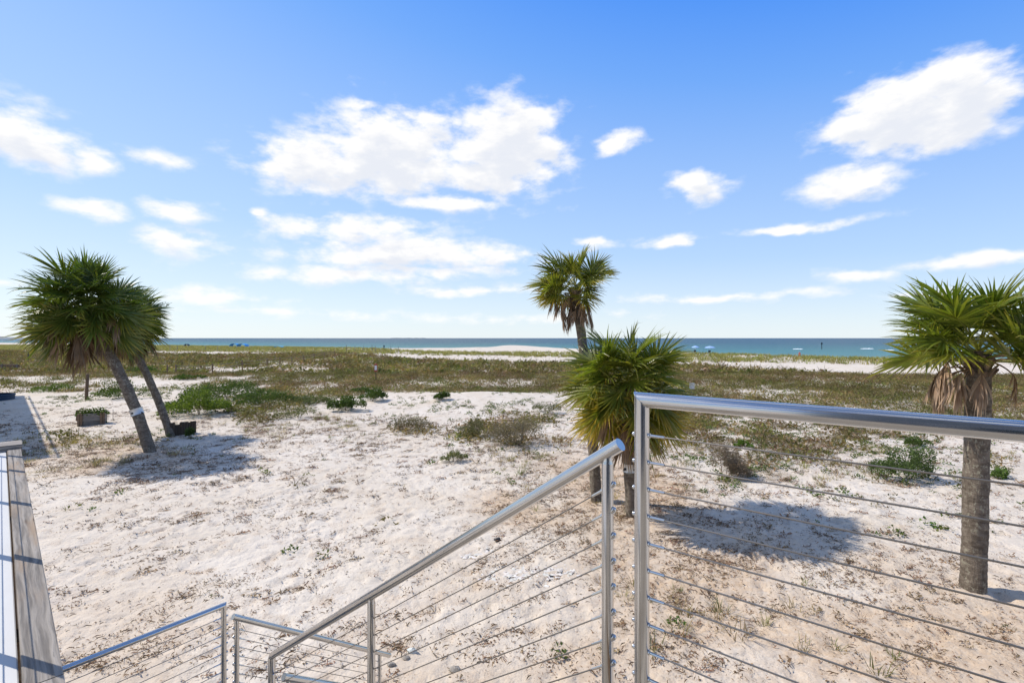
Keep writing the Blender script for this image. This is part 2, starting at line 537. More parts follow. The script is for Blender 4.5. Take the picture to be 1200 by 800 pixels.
def mat_wood(name, c1, c2, c3, rough=.85, rand=.2):
    """weathered board: grain along local X, knots, dark cracks"""
    m, t, b, o = new_mat(name)
    tc = t.node('ShaderNodeTexCoord').outputs['Object']
    oi = t.node('ShaderNodeObjectInfo')
    off = t.node('ShaderNodeCombineXYZ')
    t.l.new(t.math('MULTIPLY', oi.outputs['Random'], 37.0), off.inputs[0])
    t.l.new(t.math('MULTIPLY', oi.outputs['Random'], 11.0), off.inputs[1])
    p = t.vec('ADD', tc, off.outputs[0])
    warp, wc = t.noise(t.vec('MULTIPLY', p, (2.0, 6.0, 6.0)), 1.0, 2)
    pw = t.vec('ADD', p, t.vec('MULTIPLY', t.vec('SUBTRACT', wc, (.5, .5, .5)), (.0, .05, .03)))
    g, _ = t.noise(t.vec('MULTIPLY', pw, (1.6, 46.0, 46.0)), 1.0, 5, .6)
    big, _ = t.noise(t.vec('MULTIPLY', p, (1.3, 9.0, 9.0)), 1.0, 3)
    col = t.mix(t.smooth(g, .3, .7), c1, c2)
    col = t.mix(t.smooth(big, .52, .75, 0, .8), col, c3)
    crack = t.smooth(g, .68, .74)
    crack = t.math('MULTIPLY', crack, t.smooth(big, .4, .6))
    col = t.mix(t.math('MULTIPLY', crack, .75), col, (.05, .04, .03))
    vor = t.node('ShaderNodeTexVoronoi'); vor.inputs['Scale'].default_value = 1.0
    t.l.new(t.vec('MULTIPLY', p, (1.4, 7.0, 3.0)), vor.inputs['Vector'])
    knot = t.smooth(vor.outputs['Distance'], .06, .15, 1.0, 0.0)
    col = t.mix(t.math('MULTIPLY', knot, .85), col, (.13, .085, .045))
    v = t.node('ShaderNodeHueSaturation'); t.l.new(col, v.inputs['Color'])
    t.l.new(t.math('MULTIPLY_ADD', oi.outputs['Random'], 2 * rand, 1 - rand), v.inputs['Value'])
    t.l.new(v.outputs[0], b.inputs['Base Color'])
    b.inputs['Roughness'].default_value = rough
    b.inputs['Specular IOR Level'].default_value = .2
    bump(t, b, t.math('SUBTRACT', g, crack), .8, .01)
    return m

def mat_bark():
    m, t, b, o = new_mat('palm_bark')
    tc = t.node('ShaderNodeTexCoord').outputs['Object']
    r, _ = t.noise(t.vec('MULTIPLY', tc, (5.0, 5.0, 11.0)), 1.0, 6, .7)
    vv, _ = t.noise(t.vec('MULTIPLY', tc, (18.0, 18.0, 2.0)), 1.0, 4, .6)
    l, _ = t.noise(tc, 9.0, 5, .7)
    l2, _ = t.noise(tc, 1.6, 3)
    col = t.mix(t.smooth(r, .3, .7), (.085, .066, .05), (.205, .17, .135))
    col = t.mix(t.smooth(vv, .55, .75, 0, .6), col, (.05, .04, .03))
    l3, _ = t.noise(t.vec('MULTIPLY', tc, (30.0, 30.0, 16.0)), 1.0, 3, .6)
    lich = t.math('MULTIPLY', t.math('MAXIMUM', t.smooth(l, .54, .66), t.smooth(l3, .56, .66)), t.smooth(l2, .36, .6, .25, .8))
    col = t.mix(lich, col, (.33, .31, .235))
    t.l.new(col, b.inputs['Base Color'])
    b.inputs['Roughness'].default_value = .92
    b.inputs['Specular IOR Level'].default_value = .15
    bump(t, b, t.math('ADD', r, t.math('MULTIPLY', vv, .9)), .9, .03)
    return m

def mat_sea():
    m, t, b, o = new_mat('sea_water')
    tc = t.node('ShaderNodeTexCoord').outputs['Object']
    a = t.node('ShaderNodeAttribute', attribute_name='depth')
    d = a.outputs['Fac']
    nl, _ = t.noise(t.vec('MULTIPLY', tc, (.004, .02, 1)), 1.0, 4, .6)
    ns, _ = t.noise(t.vec('MULTIPLY', tc, (.05, .22, 1)), 1.0, 5, .65)
    dd = t.math('ADD', d, t.math('MULTIPLY_ADD', nl, .3, -.15), clamp=True)
    col = t.ramp(dd, [(0.0, (.20, .30, .26)), (.10, (.085, .22, .215)), (.35, (.045, .175, .175)), (.65, (.024, .09, .118)), (1.0, (.014, .052, .092))])
    col = t.mix(t.smooth(ns, .45, .7, 0, .35), col, (.015, .055, .075))
    # scattered whitecaps
    nw, _ = t.noise(t.vec('MULTIPLY', tc, (.10, .32, 1)), 1.0, 3, .5)
    cap = t.smooth(nw, .74, .78, 0, .55)
    col = t.mix(cap, col, (.75, .78, .78))
    t.l.new(col, b.inputs['Base Color'])
    b.inputs['Roughness'].default_value = .35
    b.inputs['IOR'].default_value = 1.33
    b.inputs['Specular IOR Level'].default_value = .22
    h = t.math('ADD', ns, t.math('MULTIPLY', t.noise(t.vec('MULTIPLY', tc, (.35, 1.1, 1)), 1.0, 4, .6)[0], .35))
    bump(t, b, h, 1.0, 1.6)
    return m

M = {}
M['sand'] = mat_sand()
M['sea'] = mat_sea()
M['leaf'] = mat_foliage('palm_leaf', .34, .36, .55)
M['herb'] = mat_foliage('dune_herb', .3, .65, .2)
M['dead'] = mat_foliage('dead_leaf', .15, .8, .15)
M['litter'] = mat_tint('litter', .9)
M['bark'] = mat_bark()
M['steel'] = mat_steel()
M['cable'] = mat_cable()
M['oldwood'] = mat_wood('weathered_board', (.15, .135, .12), (.37, .335, .295), (.33, .235, .155))
M['brownwood'] = mat_wood('brown_timber', (.13, .085, .055), (.21, .145, .095), (.17, .13, .1))
M['greywood'] = mat_wood('grey_timber', (.15, .135, .12), (.26, .235, .205), (.16, .12, .09))
M['darkwood'] = mat_wood('dark_log', (.045, .033, .024), (.09, .066, .047), (.07, .055, .042))
M['deckwood'] = mat_wood('deck_board', (.30, .26, .21), (.42, .37, .30), (.36, .28, .2))
M['whiteboard'] = mat_plain('white_painted_board', (.58, .575, .56), .5, .05, 5.0, .05, .3, rand=.02)
M['darkmetal'] = mat_plain('dark_metal', (.05, .05, .055), .5, .2)
M['galv'] = mat_plain('galvanised_plate', (.50, .50, .49), .4, .15, 20, .1, .4, .6)
M['black'] = mat_plain('black_paint', (.02, .02, .022), .6, .1)
M['white'] = mat_plain('white_paint', (.78, .77, .75), .6, .08)
M['orange'] = mat_plain('orange_paint', (.40, .09, .045), .6, .15)
M['blue'] = mat_plain('blue_canvas', (.03, .26, .62), .7, .1)
M['teal'] = mat_plain('teal_canvas', (.05, .36, .55), .7, .1)
M['paleblue'] = mat_plain('pale_blue_canvas', (.28, .42, .70), .7, .1)
M['navy'] = mat_plain('navy_canvas', (.02, .045, .085), .7, .15)
M['rope'] = mat_plain('rope', (.30, .25, .18), .9, .3, 30)
M['siding'] = mat_plain('pale_siding', (.62, .64, .62), .7, .1)
M['greysiding'] = mat_plain('grey_siding', (.20, .22, .24), .7, .1)
M['roof'] = mat_plain('roof_metal', (.33, .35, .36), .45, .1)
M['glass'] = mat_plain('window_glass', (.03, .04, .05), .08, .05, spec=.6)
M['foam'] = mat_plain('sea_foam', (.80, .83, .83), .8, .2, 2.0, .5)
M['rubble'] = mat_plain('pale_rubble', (.62, .64, .60), .9, .2, 30, .5)
M['stone'] = mat_plain('grey_stone', (.30, .27, .23), .9, .35, 25, .6)
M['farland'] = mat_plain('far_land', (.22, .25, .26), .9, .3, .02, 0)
M['skin'] = mat_plain('skin', (.45, .27, .19), .6, .1)
M['cloth_red'] = mat_plain('red_cloth', (.45, .12, .09), .8, .15)
M['cloth_dark'] = mat_plain('dark_cloth', (.03, .035, .05), .8, .15)

# ------------------------------------------------------------------ ground sheet
def graded(segs):
    """segs: (start, end, step at start, step at end)"""
    out = [segs[0][0]]
    for a, b, s0, s1 in segs:
        x = out[-1]
        while x < b - 1e-6:
            f = (x - a) / (b - a)
            x = x + s0 + (s1 - s0) * f
            out.append(min(x, b))
    return np.unique(np.round(np.array(out), 5))

def build_ground():
    ys = graded([(-260, -20, 40, 10), (-20, 4, 6, .25), (4, 17, .09, .10), (17, 40, .10, .32), (40, 110, .34, 1.2), (110, 400, 1.2, 4), (400, 1500, 10, 120)])
    hx = graded([(0, 9, .095, .095), (9, 34, .10, .45), (34, 140, .5, 2.2), (140, 700, 3, 30), (700, 3000, 60, 300)])
    xs = np.concatenate([-hx[::-1][:-1], hx])
    X, Y = np.meshgrid(xs, ys)
    Zg = gz(X, Y)
    # footprints and scuffs trodden into the open sand
    r = np.random.default_rng(11)
    for k in range(3600):
        fy = 5.0 + 19 * r.random() ** .8
        fx = (r.random() * 2 - 1) * (fy * 1.05 + 1)
        if abs(fx) > 20: continue
        a = r.random() * 3.14; dep = .02 + .03 * r.random(); rl = .13 + .06 * r.random(); rw = .065 + .03 * r.random()
        i0, i1 = np.searchsorted(xs, [fx - .4, fx + .4]); j0, j1 = np.searchsorted(ys, [fy - .4, fy + .4])
        if i1 <= i0 or j1 <= j0: continue
        xx = X[j0:j1, i0:i1] - fx; yy = Y[j0:j1, i0:i1] - fy
        p = (xx * math.cos(a) + yy * math.sin(a)) / rl; q = (-xx * math.sin(a) + yy * math.cos(a)) / rw
        e = np.sqrt(p * p + q * q)
        Zg[j0:j1, i0:i1] += dep * (-np.exp(-e ** 3) + .45 * np.exp(-((e - 1.5) / .4) ** 2))
    ny, nx = X.shape
    V = np.stack([X, Y, Zg], -1).reshape(-1, 3)
    idx = np.arange(ny * nx).reshape(ny, nx)
    T = np.stack([idx[:-1, :-1], idx[:-1, 1:], idx[1:, 1:], idx[1:, :-1]], -1).reshape(-1, 4)
    me = fast_mesh('ground', V, T, M['sand'], smooth=True)
    x, y = V[:, 0], V[:, 1]
    u, v = uv_of(x, y)
    cov = np.clip(scrub_density(x, y) + .5 * grass_density(x, y), 0, 1) * (y > 4)
    n = fbm(x / 3 + 3, y / 3 + 8, 4)
    peat = np.clip(sst(v, 590, 760) * (.35 + .5 * sst(u, 350, 900)) * sst(n, .25, .5) + .9 * blob(u, v, 690, 580, 160, 55) * sst(n, .4, .6) + .8 * blob(u, v, 90, 540, 150, 28) * sst(n, .35, .55) + .45 * blob(u, v, 800, 650, 150, 60), 0, 1) * (y > 2)
    wet = 1 - sst(shore(x) - y, 2, 9)
    a = me.color_attributes.new('cover', 'FLOAT_COLOR', 'POINT')
    c = np.ones((len(V), 4), np.float32); c[:, 0] = cov; c[:, 1] = peat; c[:, 2] = wet
    a.data.foreach_set('color', c.ravel())
    tag(link('ground', me), kind='structure', label='white quartz sand ground with low dunes')

build_ground()

def build_sea():
    ys = np.concatenate([np.linspace(95, 420, 66), np.array([460, 520, 600, 720, 900, 1200, 1700, 2500, 4000, 7000, 12000, 20000, 40000])])
    hx = np.concatenate([np.linspace(0, 500, 51), np.array([600, 800, 1200, 2000, 4000, 8000, 16000, 30000, 50000])])
    xs = np.concatenate([-hx[::-1][:-1], hx])
    X, Y = np.meshgrid(xs, ys)
    V = np.stack([X, Y, np.full_like(X, SEA)], -1).reshape(-1, 3)
    ny, nx = X.shape
    idx = np.arange(ny * nx).reshape(ny, nx)
    T = np.stack([idx[:-1, :-1], idx[:-1, 1:], idx[1:, 1:], idx[1:, :-1]], -1).reshape(-1, 4)
    me = fast_mesh('sea', V, T, M['sea'])
    d = V[:, 1] - shore(V[:, 0])
    dep = np.interp(d, [0, 8, 40, 140, 500, 2500], [0, .08, .25, .45, .75, 1.0])
    a = me.attributes.new('depth', 'FLOAT', 'POINT')
    a.data.foreach_set('value', dep.astype(np.float32))
    tag(link('sea', me), kind='structure', label='blue-green sea reaching the horizon')
build_sea()

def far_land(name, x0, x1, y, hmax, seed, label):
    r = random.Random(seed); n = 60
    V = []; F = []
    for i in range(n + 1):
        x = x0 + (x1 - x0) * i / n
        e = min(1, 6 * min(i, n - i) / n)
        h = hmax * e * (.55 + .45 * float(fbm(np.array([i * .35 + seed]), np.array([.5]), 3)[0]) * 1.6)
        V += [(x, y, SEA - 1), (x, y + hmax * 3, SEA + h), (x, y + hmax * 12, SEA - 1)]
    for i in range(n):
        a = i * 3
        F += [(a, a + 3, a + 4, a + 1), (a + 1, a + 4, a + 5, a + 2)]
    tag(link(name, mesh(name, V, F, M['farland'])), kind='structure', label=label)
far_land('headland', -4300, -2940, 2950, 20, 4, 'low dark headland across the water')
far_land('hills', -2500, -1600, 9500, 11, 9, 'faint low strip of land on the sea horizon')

def build_foam():
    mb = MB()
    r = random.Random(5)
    for px, py, wpx in ((935, 409.0, 12), (1016, 408.6, 16), (1041, 410.4, 14), (1130, 411, 20)):
        c = gpt(px, py, SEA)
        L = wpx / FPX * c.y
        n = 18; V = []; F = []
        for i in range(n + 1):
            f = i / n; e = math.sin(math.pi * f) ** .5
            x = c.x + (f - .5) * L; y = c.y + r.uniform(-.25, .25)
            h = .36 * e * r.uniform(.6, 1); w = 1.5 * e + .1
            V += [(x, y - w, SEA - .05), (x, y - w * .35, SEA + h * .7), (x, y, SEA + h), (x, y + w, SEA - .05)]
        for i in range(n):
            a = i * 4
            F += [(a + k, a + 4 + k, a + 5 + k, a + 1 + k) for k in range(3)]
        mb.add(V, F)
    tag(mb.build('breaking_foam', M['foam'], smooth=True), 'white foam of small breaking waves off the beach', 'foam', kind='stuff')
build_foam()

# ------------------------------------------------------------------ decks, stairs, railings
U1 = Vector((-0.784, 0.621, 0)).normalized()       # along the first flight, downhill
U2 = Vector((0.621, 0.784, 0)).normalized()        # towards the sea
UP = Vector((0, 0, 1))
DECK, LAND = 3.03, 1.0
PR = .0254
def uv3(a, b, z): return U1 * a + U2 * b + UP * z

def sphere(mb, c, r, n=8, m=5, sc=(1, 1, 1)):
    V = []; F = []
    for i in range(m + 1):
        th = math.pi * i / m
        for k in range(n):
            a = 2 * math.pi * k / n
            V.append((c[0] + sc[0] * r * math.sin(th) * math.cos(a), c[1] + sc[1] * r * math.sin(th) * math.sin(a), c[2] + sc[2] * r * math.cos(th)))
    for i in range(m):
        for k in range(n):
            a, b = i * n + k, i * n + (k + 1) % n
            F.append((a, b, b + n, a + n))
    mb.add(V, F)

def fitting(parent, p, d, k=1.0):
    """swaged end fitting: sleeve on the cable side, domed nut on the far side of the post; d points along the cable"""
    mb = MB()
    mb.tube([p + d * (PR - .004), p + d * (PR + .004)], .0085, 10)
    mb.tube([p + d * (PR + .004), p + d * (PR + .055)], [.0052, .0045], 8)
    mb.tube([p - d * (PR - .006), p + d * (PR - .002)], .004, 6)
    mb.tube([p - d * (PR - .006), p - d * (PR + .003 * k)], .0085 * k, 10)
    sphere(mb, p - d * (PR + .004 * k), .0078 * k)
    return mb.build('cable_fitting', M['steel'], parent, True)

def cable(parent, p0, p1):
    mb = MB()
    n = 10
    pts = [p0.lerp(p1, i / n) - UP * (.004 * math.sin(math.pi * i / n)) for i in range(n + 1)]
    mb.tube(pts, .0027, 6)
    return mb.build('cable', M['cable'], parent, True)

def pipe(name, parent, pts, r=PR, **kw):
    mb = MB(); mb.tube(pts, r, 32, **kw)
    o = mb.build(name, M['steel'], parent, True)
    return o

def flange(parent, p):
    mb = MB(); mb.tube([p, p + UP * .008], .05, 20); mb.tube([p + UP * .008, p + UP * .02], [.034, .03], 20)
    mb.build('base_flange', M['steel'], parent, True)

# guard railing at the edge of the upper deck
def guard_rail():
    zc = ZC - .189 - PR
    g0 = Vector((.452, 1.684, 0)); d = -U1
    t = thing('deck_railing', (g0.x, g0.y, DECK), 'brushed steel cable guard railing with mitred corner at the upper deck edge', 'railing')
    L = 3.66
    top = g0 + UP * zc
    mit = (d + UP).normalized() if False else (d - (-UP)).normalized()
    # mitre plane contains the bisector of rail and post
    nrm = (d + UP).normalized()
    pipe('post', t, [g0 + UP * (DECK + .0), top], cut1=tuple(nrm), caps=True)
    pipe('top_rail', t, [top, top + d * L], cut0=tuple(nrm), caps=True)
    mb = MB()                                        # weld bead round the mitre
    bis = (d - UP).normalized(); side = U2
    pts = []
    for k in range(25):
        a = 2 * math.pi * k / 24
        pts.append(top + side * (PR + .0006) * math.cos(a) + bis * (PR + .0006) * 1.4142 * math.sin(a))
    mb.tube(pts, .0016, 5, caps=False)
    mb.build('weld', M['steel'], t, True)
    flange(t, g0 + UP * DECK)
    for k in (1, 2, 3):
        q = g0 + d * (1.22 * k)
        pipe('post', t, [q + UP * DECK, q + UP * (zc - .02)])
        flange(t, q + UP * DECK)
    for k in range(10):
        z = ZC - .336 - k * .0933
        if z < DECK + .03: break
        cable(t, g0 + d * .02 + UP * z, g0 + d * (L - .01) + UP * z)
        fitting(t, g0 + UP * z, d)
guard_rail()

def sloped_rail(name, label, start, dh, slope, posts, n_cables, spacing, first, floor, over0=.065, over1=.05, base=None, fit=True, pr=.0225, low_cap=True):
    """handrail falling along dh; posts at the given run distances; cables parallel to the rail"""
    d = (dh - UP * slope).normalized(); k = math.hypot(1, slope)
    t = thing(name, (start.x, start.y, floor(0)), label, 'railing')
    e0 = start - d * over0
    end = start + dh * posts[-1] - UP * slope * posts[-1]
    if low_cap:
        pipe('top_rail', t, [e0, end + d * over1])
    else:      # mitred down onto the last post
        nrm = (d - (-UP)).normalized() if False else (d + (-UP)).normalized()
        pipe('top_rail', t, [e0, end], cut1=tuple((d + UP).normalized()))
    for i, s in enumerate(posts):
        q = start + dh * s - UP * slope * s
        zf = floor(s)
        last = i == len(posts) - 1 and not low_cap
        topz = q.z - (PR * 1.25 + .012)
        if last:
            pipe('post', t, [Vector((q.x, q.y, zf)), q], PR, cut1=tuple((d + UP).normalized()))
        else:
            mb = MB()
            mb.tube([Vector((q.x, q.y, zf)), Vector((q.x, q.y, topz)), Vector((q.x, q.y, topz + .004)), Vector((q.x, q.y, topz + .012)), Vector((q.x, q.y, q.z - PR * .4))],
                    [pr, pr, pr * .97, pr * .84, pr * .84], 28)
            mb.build('post', M['steel'], t, True)
        flange(t, Vector((q.x, q.y, zf)))
    for c in range(n_cables):
        off = UP * -(first + c * spacing)
        a = start + off; b = start + dh * posts[-1] - UP * slope * posts[-1] + off
        cable(t, a, b)
        if fit:
            fitting(t, a, d, 1.45)
            fitting(t, b, -d, 1.2)
    return t

FL1 = lambda s: DECK - .695 * max(0, s + .02) - .02
s1 = Vector((.3654, 1.85, 3.8637))
sloped_rail('stair_railing', 'long steel cable stair railing running down from the upper deck corner', s1, U1, .695, [0, 1.497, 2.70], 9, .0965, .135, lambda s: DECK - .695 * s - .12, low_cap=False)
# flight two towards the sea
sA = Vector((-2.434, 4.22, 1.873))
FLOOR2 = lambda s: max(LAND - .716 * s - .05, gz1(*(sA + U2 * s).to_2d()) - .02)
sloped_rail('stair_railing', 'steel cable stair railing descending seaward beside the lower landing, farther from the house', sA + U2 * .03 - UP * .02, U2, .716, [0, 1.50], 8, .078, .10, FLOOR2, over0=.035, over1=.17, pr=.021)
sC = Vector((-1.706, 3.60, 1.786))
FLOOR3 = lambda s: max(LAND - .716 * s - .05, gz1(*(sC + U2 * s).to_2d()) - .02)
sloped_rail('stair_railing', 'steel cable stair railing descending seaward at the foot of the upper flight', sC + U2 * .04 - UP * .03, U2, .716, [0, 1.50], 8, .078, .10, FLOOR3, over0=.04, over1=.17, pr=.021)

def landing_rail():
    a1 = 4.535
    e = uv3(a1, 1.725, 2.0); b = uv3(a1, .20, 2.0)
    t = thing('landing_railing', (e.x, e.y, LAND), 'level steel cable railing along the outer end of the stair landing', 'railing')
    d = -U2
    nrm = tuple((d + UP).normalized())
    pipe('top_rail', t, [e, b], .022, cut0=nrm)
    pipe('post', t, [Vector((e.x, e.y, LAND)), e], .022, cut1=nrm)
    pipe('post', t, [Vector((b.x, b.y, LAND)) - d * .03, b - d * .03 - UP * .015], .021)
    flange(t, Vector((e.x, e.y, LAND))); flange(t, Vector((b.x, b.y, LAND)) - d * .03)
    for k in range(11):
        z = 2.0 - .10 - k * .078
        cable(t, Vector((e.x, e.y, z)), Vector((b.x, b.y, z)) - d * .03)
        fitting(t, Vector((e.x, e.y, z)), d)
landing_rail()

def build_decks():
    # upper deck: boards on joists and posts
    t = thing('upper_deck', tuple(uv3(-1.2, .1, 0)), 'weathered wooden upper deck carried on square timber posts', 'deck')
    b = -1.35
    while b < 1.66:
        plank('board', uv3(-3.3, b + .069, DECK - .014), uv3(.66, b + .069, DECK - .014), .138, .028, M['deckwood'], t)
        b += .1435
    for a in (-3.2, -2.2, -1.2, -.2, .6):
        plank('joist', uv3(a, -1.35, DECK - .118), uv3(a, 1.62, DECK - .118), .05, .18, M['brownwood'], t)
    for a in (-3.1, -1.3, .5):
        for bb in (-1.2, 1.5):
            p = uv3(a, bb, 0); g = gz1(p.x, p.y)
            plank('post', p + UP * (g - .3), p + UP * (DECK - .21), .14, .14, M['brownwood'], t, up=U2)
    # first flight
    st = thing('staircase', tuple(uv3(2.1, 1.0, 0)), 'upper wooden stair flight between deck and landing', 'staircase')
    n = 11; rise = (DECK - LAND) / n; run = rise / .695
    for k in range(1, n):
        z = DECK - rise * k; a = .66 + run * (k - .5)
        for j in (-.5, .5):
            plank('tread', uv3(a + j * .135, .40, z - .019), uv3(a + j * .135, 1.62, z - .019), .128, .038, M['deckwood'], st)
    for bb in (.44, 1.60):
        plank('stringer', uv3(.70, bb, DECK - .24), uv3(.70 + run * (n - 1), bb, LAND - .09), .045, .24, M['brownwood'], st)
    # landing
    ln = thing('stair_landing', tuple(uv3(4.1, 1.0, 0)), 'square wooden landing where the stairs turn towards the sea', 'landing')
    a0 = .66 + run * (n - 1) + .02
    a = a0
    while a < 4.60:
        plank('board', uv3(a + .069, .25, LAND - .016), uv3(a + .069, 1.75, LAND - .016), .138, .03, M['deckwood'], ln)
        a += .1435
    for bb in (.35, 1.65):
        plank('joist', uv3(a0, bb, LAND - .12), uv3(4.6, bb, LAND - .12), .05, .17, M['brownwood'], ln)
        for aa in (a0 + .1, 4.5):
            p = uv3(aa, bb + (.06 if bb < 1 else -.06), 0); g = gz1(p.x, p.y)
            plank('post', p + UP * (g - .3), p + UP * (LAND - .034), .09, .09, M['brownwood'], ln, up=U2)
    s2 = thing('staircase', tuple(uv3(4.1, 2.4, 0)), 'short lower wooden stair flight down to the sand', 'staircase')
    m = 6; rise = LAND / m; run2 = rise / .716
    for k in range(1, m):
        z = LAND - rise * k; bb = 1.76 + run2 * (k - .5)
        for j in (-.5, .5):
            plank('tread', uv3(a0 + .02, bb + j * .118, z - .019), uv3(4.50, bb + j * .118, z - .019), .112, .038, M['deckwood'], s2)
    for aa in (a0 + .06, 4.46):
        plank('stringer', uv3(aa, 1.78, LAND - .20), uv3(aa, 1.78 + run2 * (m - 1), -.04), .045, .2, M['brownwood'], s2)
build_decks()

# raised walkway beside the house: white painted boards, a weathered timber along its edge
PD = Vector((-.727, .687, 0)).normalized(); PN = Vector((.687, .727, 0)).normalized()
def wp(s, n, z): return PD * s + PN * n + UP * z
def build_walkway():
    t = thing('side_walkway', tuple(wp(4, -.5, 0)), 'white painted board walkway edged with a weathered grey timber', 'walkway')
    z = DECK + .01
    # edge timbers, butted
    for s0, s1 in ((.87, 2.455), (2.461, 8.0 - .17)):
        plank('edge_timber', wp(s0, .110, z - .03), wp(s1, .110, z - .03), .108, .075, M['oldwood'], t)
    plank('end_timber', wp(8.0, -.9, z + .012), wp(8.0, .175, z + .012), .33, .085, M['oldwood'], t)
    n = .048
    while n > -1.0:
        w = .098
        plank('white_board', wp(.87, n - w / 2, z - .026), wp(7.83, n - w / 2, z - .026), w, .03, M['whiteboard'], t)
        n -= w + .006
    for s in (1.0, 3.0, 5.0, 7.6):
        plank('joist', wp(s, -.95, z - .13), wp(s, .15, z - .13), .05, .17, M['brownwood'], t)
        for nn in (-.85, .05):
            p = wp(s + .075, nn, 0); g = gz1(p.x, p.y)
            plank('post', p + UP * (g - .3), p + UP * (z - .05), .09, .09, M['brownwood'], t, up=PN)
    # its cable railing
    r = thing('walkway_railing', tuple(wp(4, -.075, z)), 'steel cable railing standing on the white side walkway', 'railing')
    n0 = -.075
    zt = z + 1.02
    pipe('top_rail', r, [wp(1.35, n0, zt), wp(7.9, n0, zt)], .024)
    zb = z - .009
    for s in (1.45, 2.95, 4.25, 5.60, 6.90, 7.72):
        pipe('post', r, [wp(s, n0, zb), wp(s, n0, zt - .01)], .022)
    for k in range(4):
        zz = z + .2 + k * .22
        cable(r, wp(1.45, n0, zz), wp(7.72, n0, zz))
build_walkway()

# neighbouring beach house along the same line, its roof edge throws the shadow on the sand
def build_house():
    # frame: along PD from s0 to s1, seaward wall at perpendicular offset n1
    s0, s1, n1, n2, H = 30.3, 57.5, -1.9, -12.0, 7.2
    base = wp((s0 + s1) / 2, (n1 + n2) / 2, 0)
    t = thing('beach_house', (base.x, base.y, 0), 'pale sided two storey beach house with flat roof and added shadow-casting rail', 'house')
    Mx = Matrix((PD, PN, UP)).transposed()
    c = wp((s0 + s1) / 2, (n1 + n2) / 2, H / 2 - .4)
    MB().box(c, (s1 - s0, n1 - n2, H - .05 + .8), Mx).build('wall', M['siding'], t)
    MB().box(wp((s0 + s1) / 2, (n1 + n2) / 2, H + .12), (s1 - s0 + .3, n1 - n2 + .3, .22), Mx).build('roof', M['roof'], t)
    for zz in (1.2, 4.4):
        for k in range(6):
            s = s0 + 2.6 + k * 4.4
            w_ = MB().box(wp(s, n1 + .02, zz + .75), (1.5, .06, 1.5), Mx).build('window', M['white'], t)
            MB().box(wp(s, n1 + .045, zz + .75), (1.3, .06, 1.3), Mx).build('pane', M['glass'], t).parent = w_
    mb = MB()  # unseen rail along the roof edge, added to cast a thin shadow line
    for k in range(12):
        s = s0 + .3 + k * (s1 - s0 - .6) / 11
        mb.tube([wp(s, n1, H + .2), wp(s, n1, H + 1.1)], .025, 8)
    mb.tube([wp(s0 + .3, n1, H + 1.1), wp(s1 - .3, n1, H + 1.1)], .045, 8)
    mb.build('shadow_rail', M['darkmetal'], t)
build_house()

def build_own_house():
    t = thing('beach_house', tuple(uv3(-3.2, -4.5, 0)), 'grey sided beach house with glass doors opening onto the upper deck', 'house')
    Mx = Matrix((U1, U2, UP)).transposed()
    MB().box(uv3(-3.7, -4.6, 4.3), (8.6, 6.2, 9.2), Mx).build('wall', M['greysiding'], t)
    MB().box(uv3(-3.7, -4.6, 9.05), (9.4, 7.0, .3), Mx).build('roof', M['roof'], t)
    for a in (-1.2, -3.3):
        w_ = MB().box(uv3(a, -1.48, DECK + 1.08), (1.9, .06, 2.16), Mx).build('door', M['white'], t)
        for s in (-.44, .44):
            MB().box(uv3(a + s, -1.46, DECK + 1.08), (.80, .07, 2.0), Mx).build('pane', M['glass'], t).parent = w_
build_own_house()

# ------------------------------------------------------------------ palms
def lerp3(a, b, f): return tuple(a[i] + (b[i] - a[i]) * f for i in range(3))

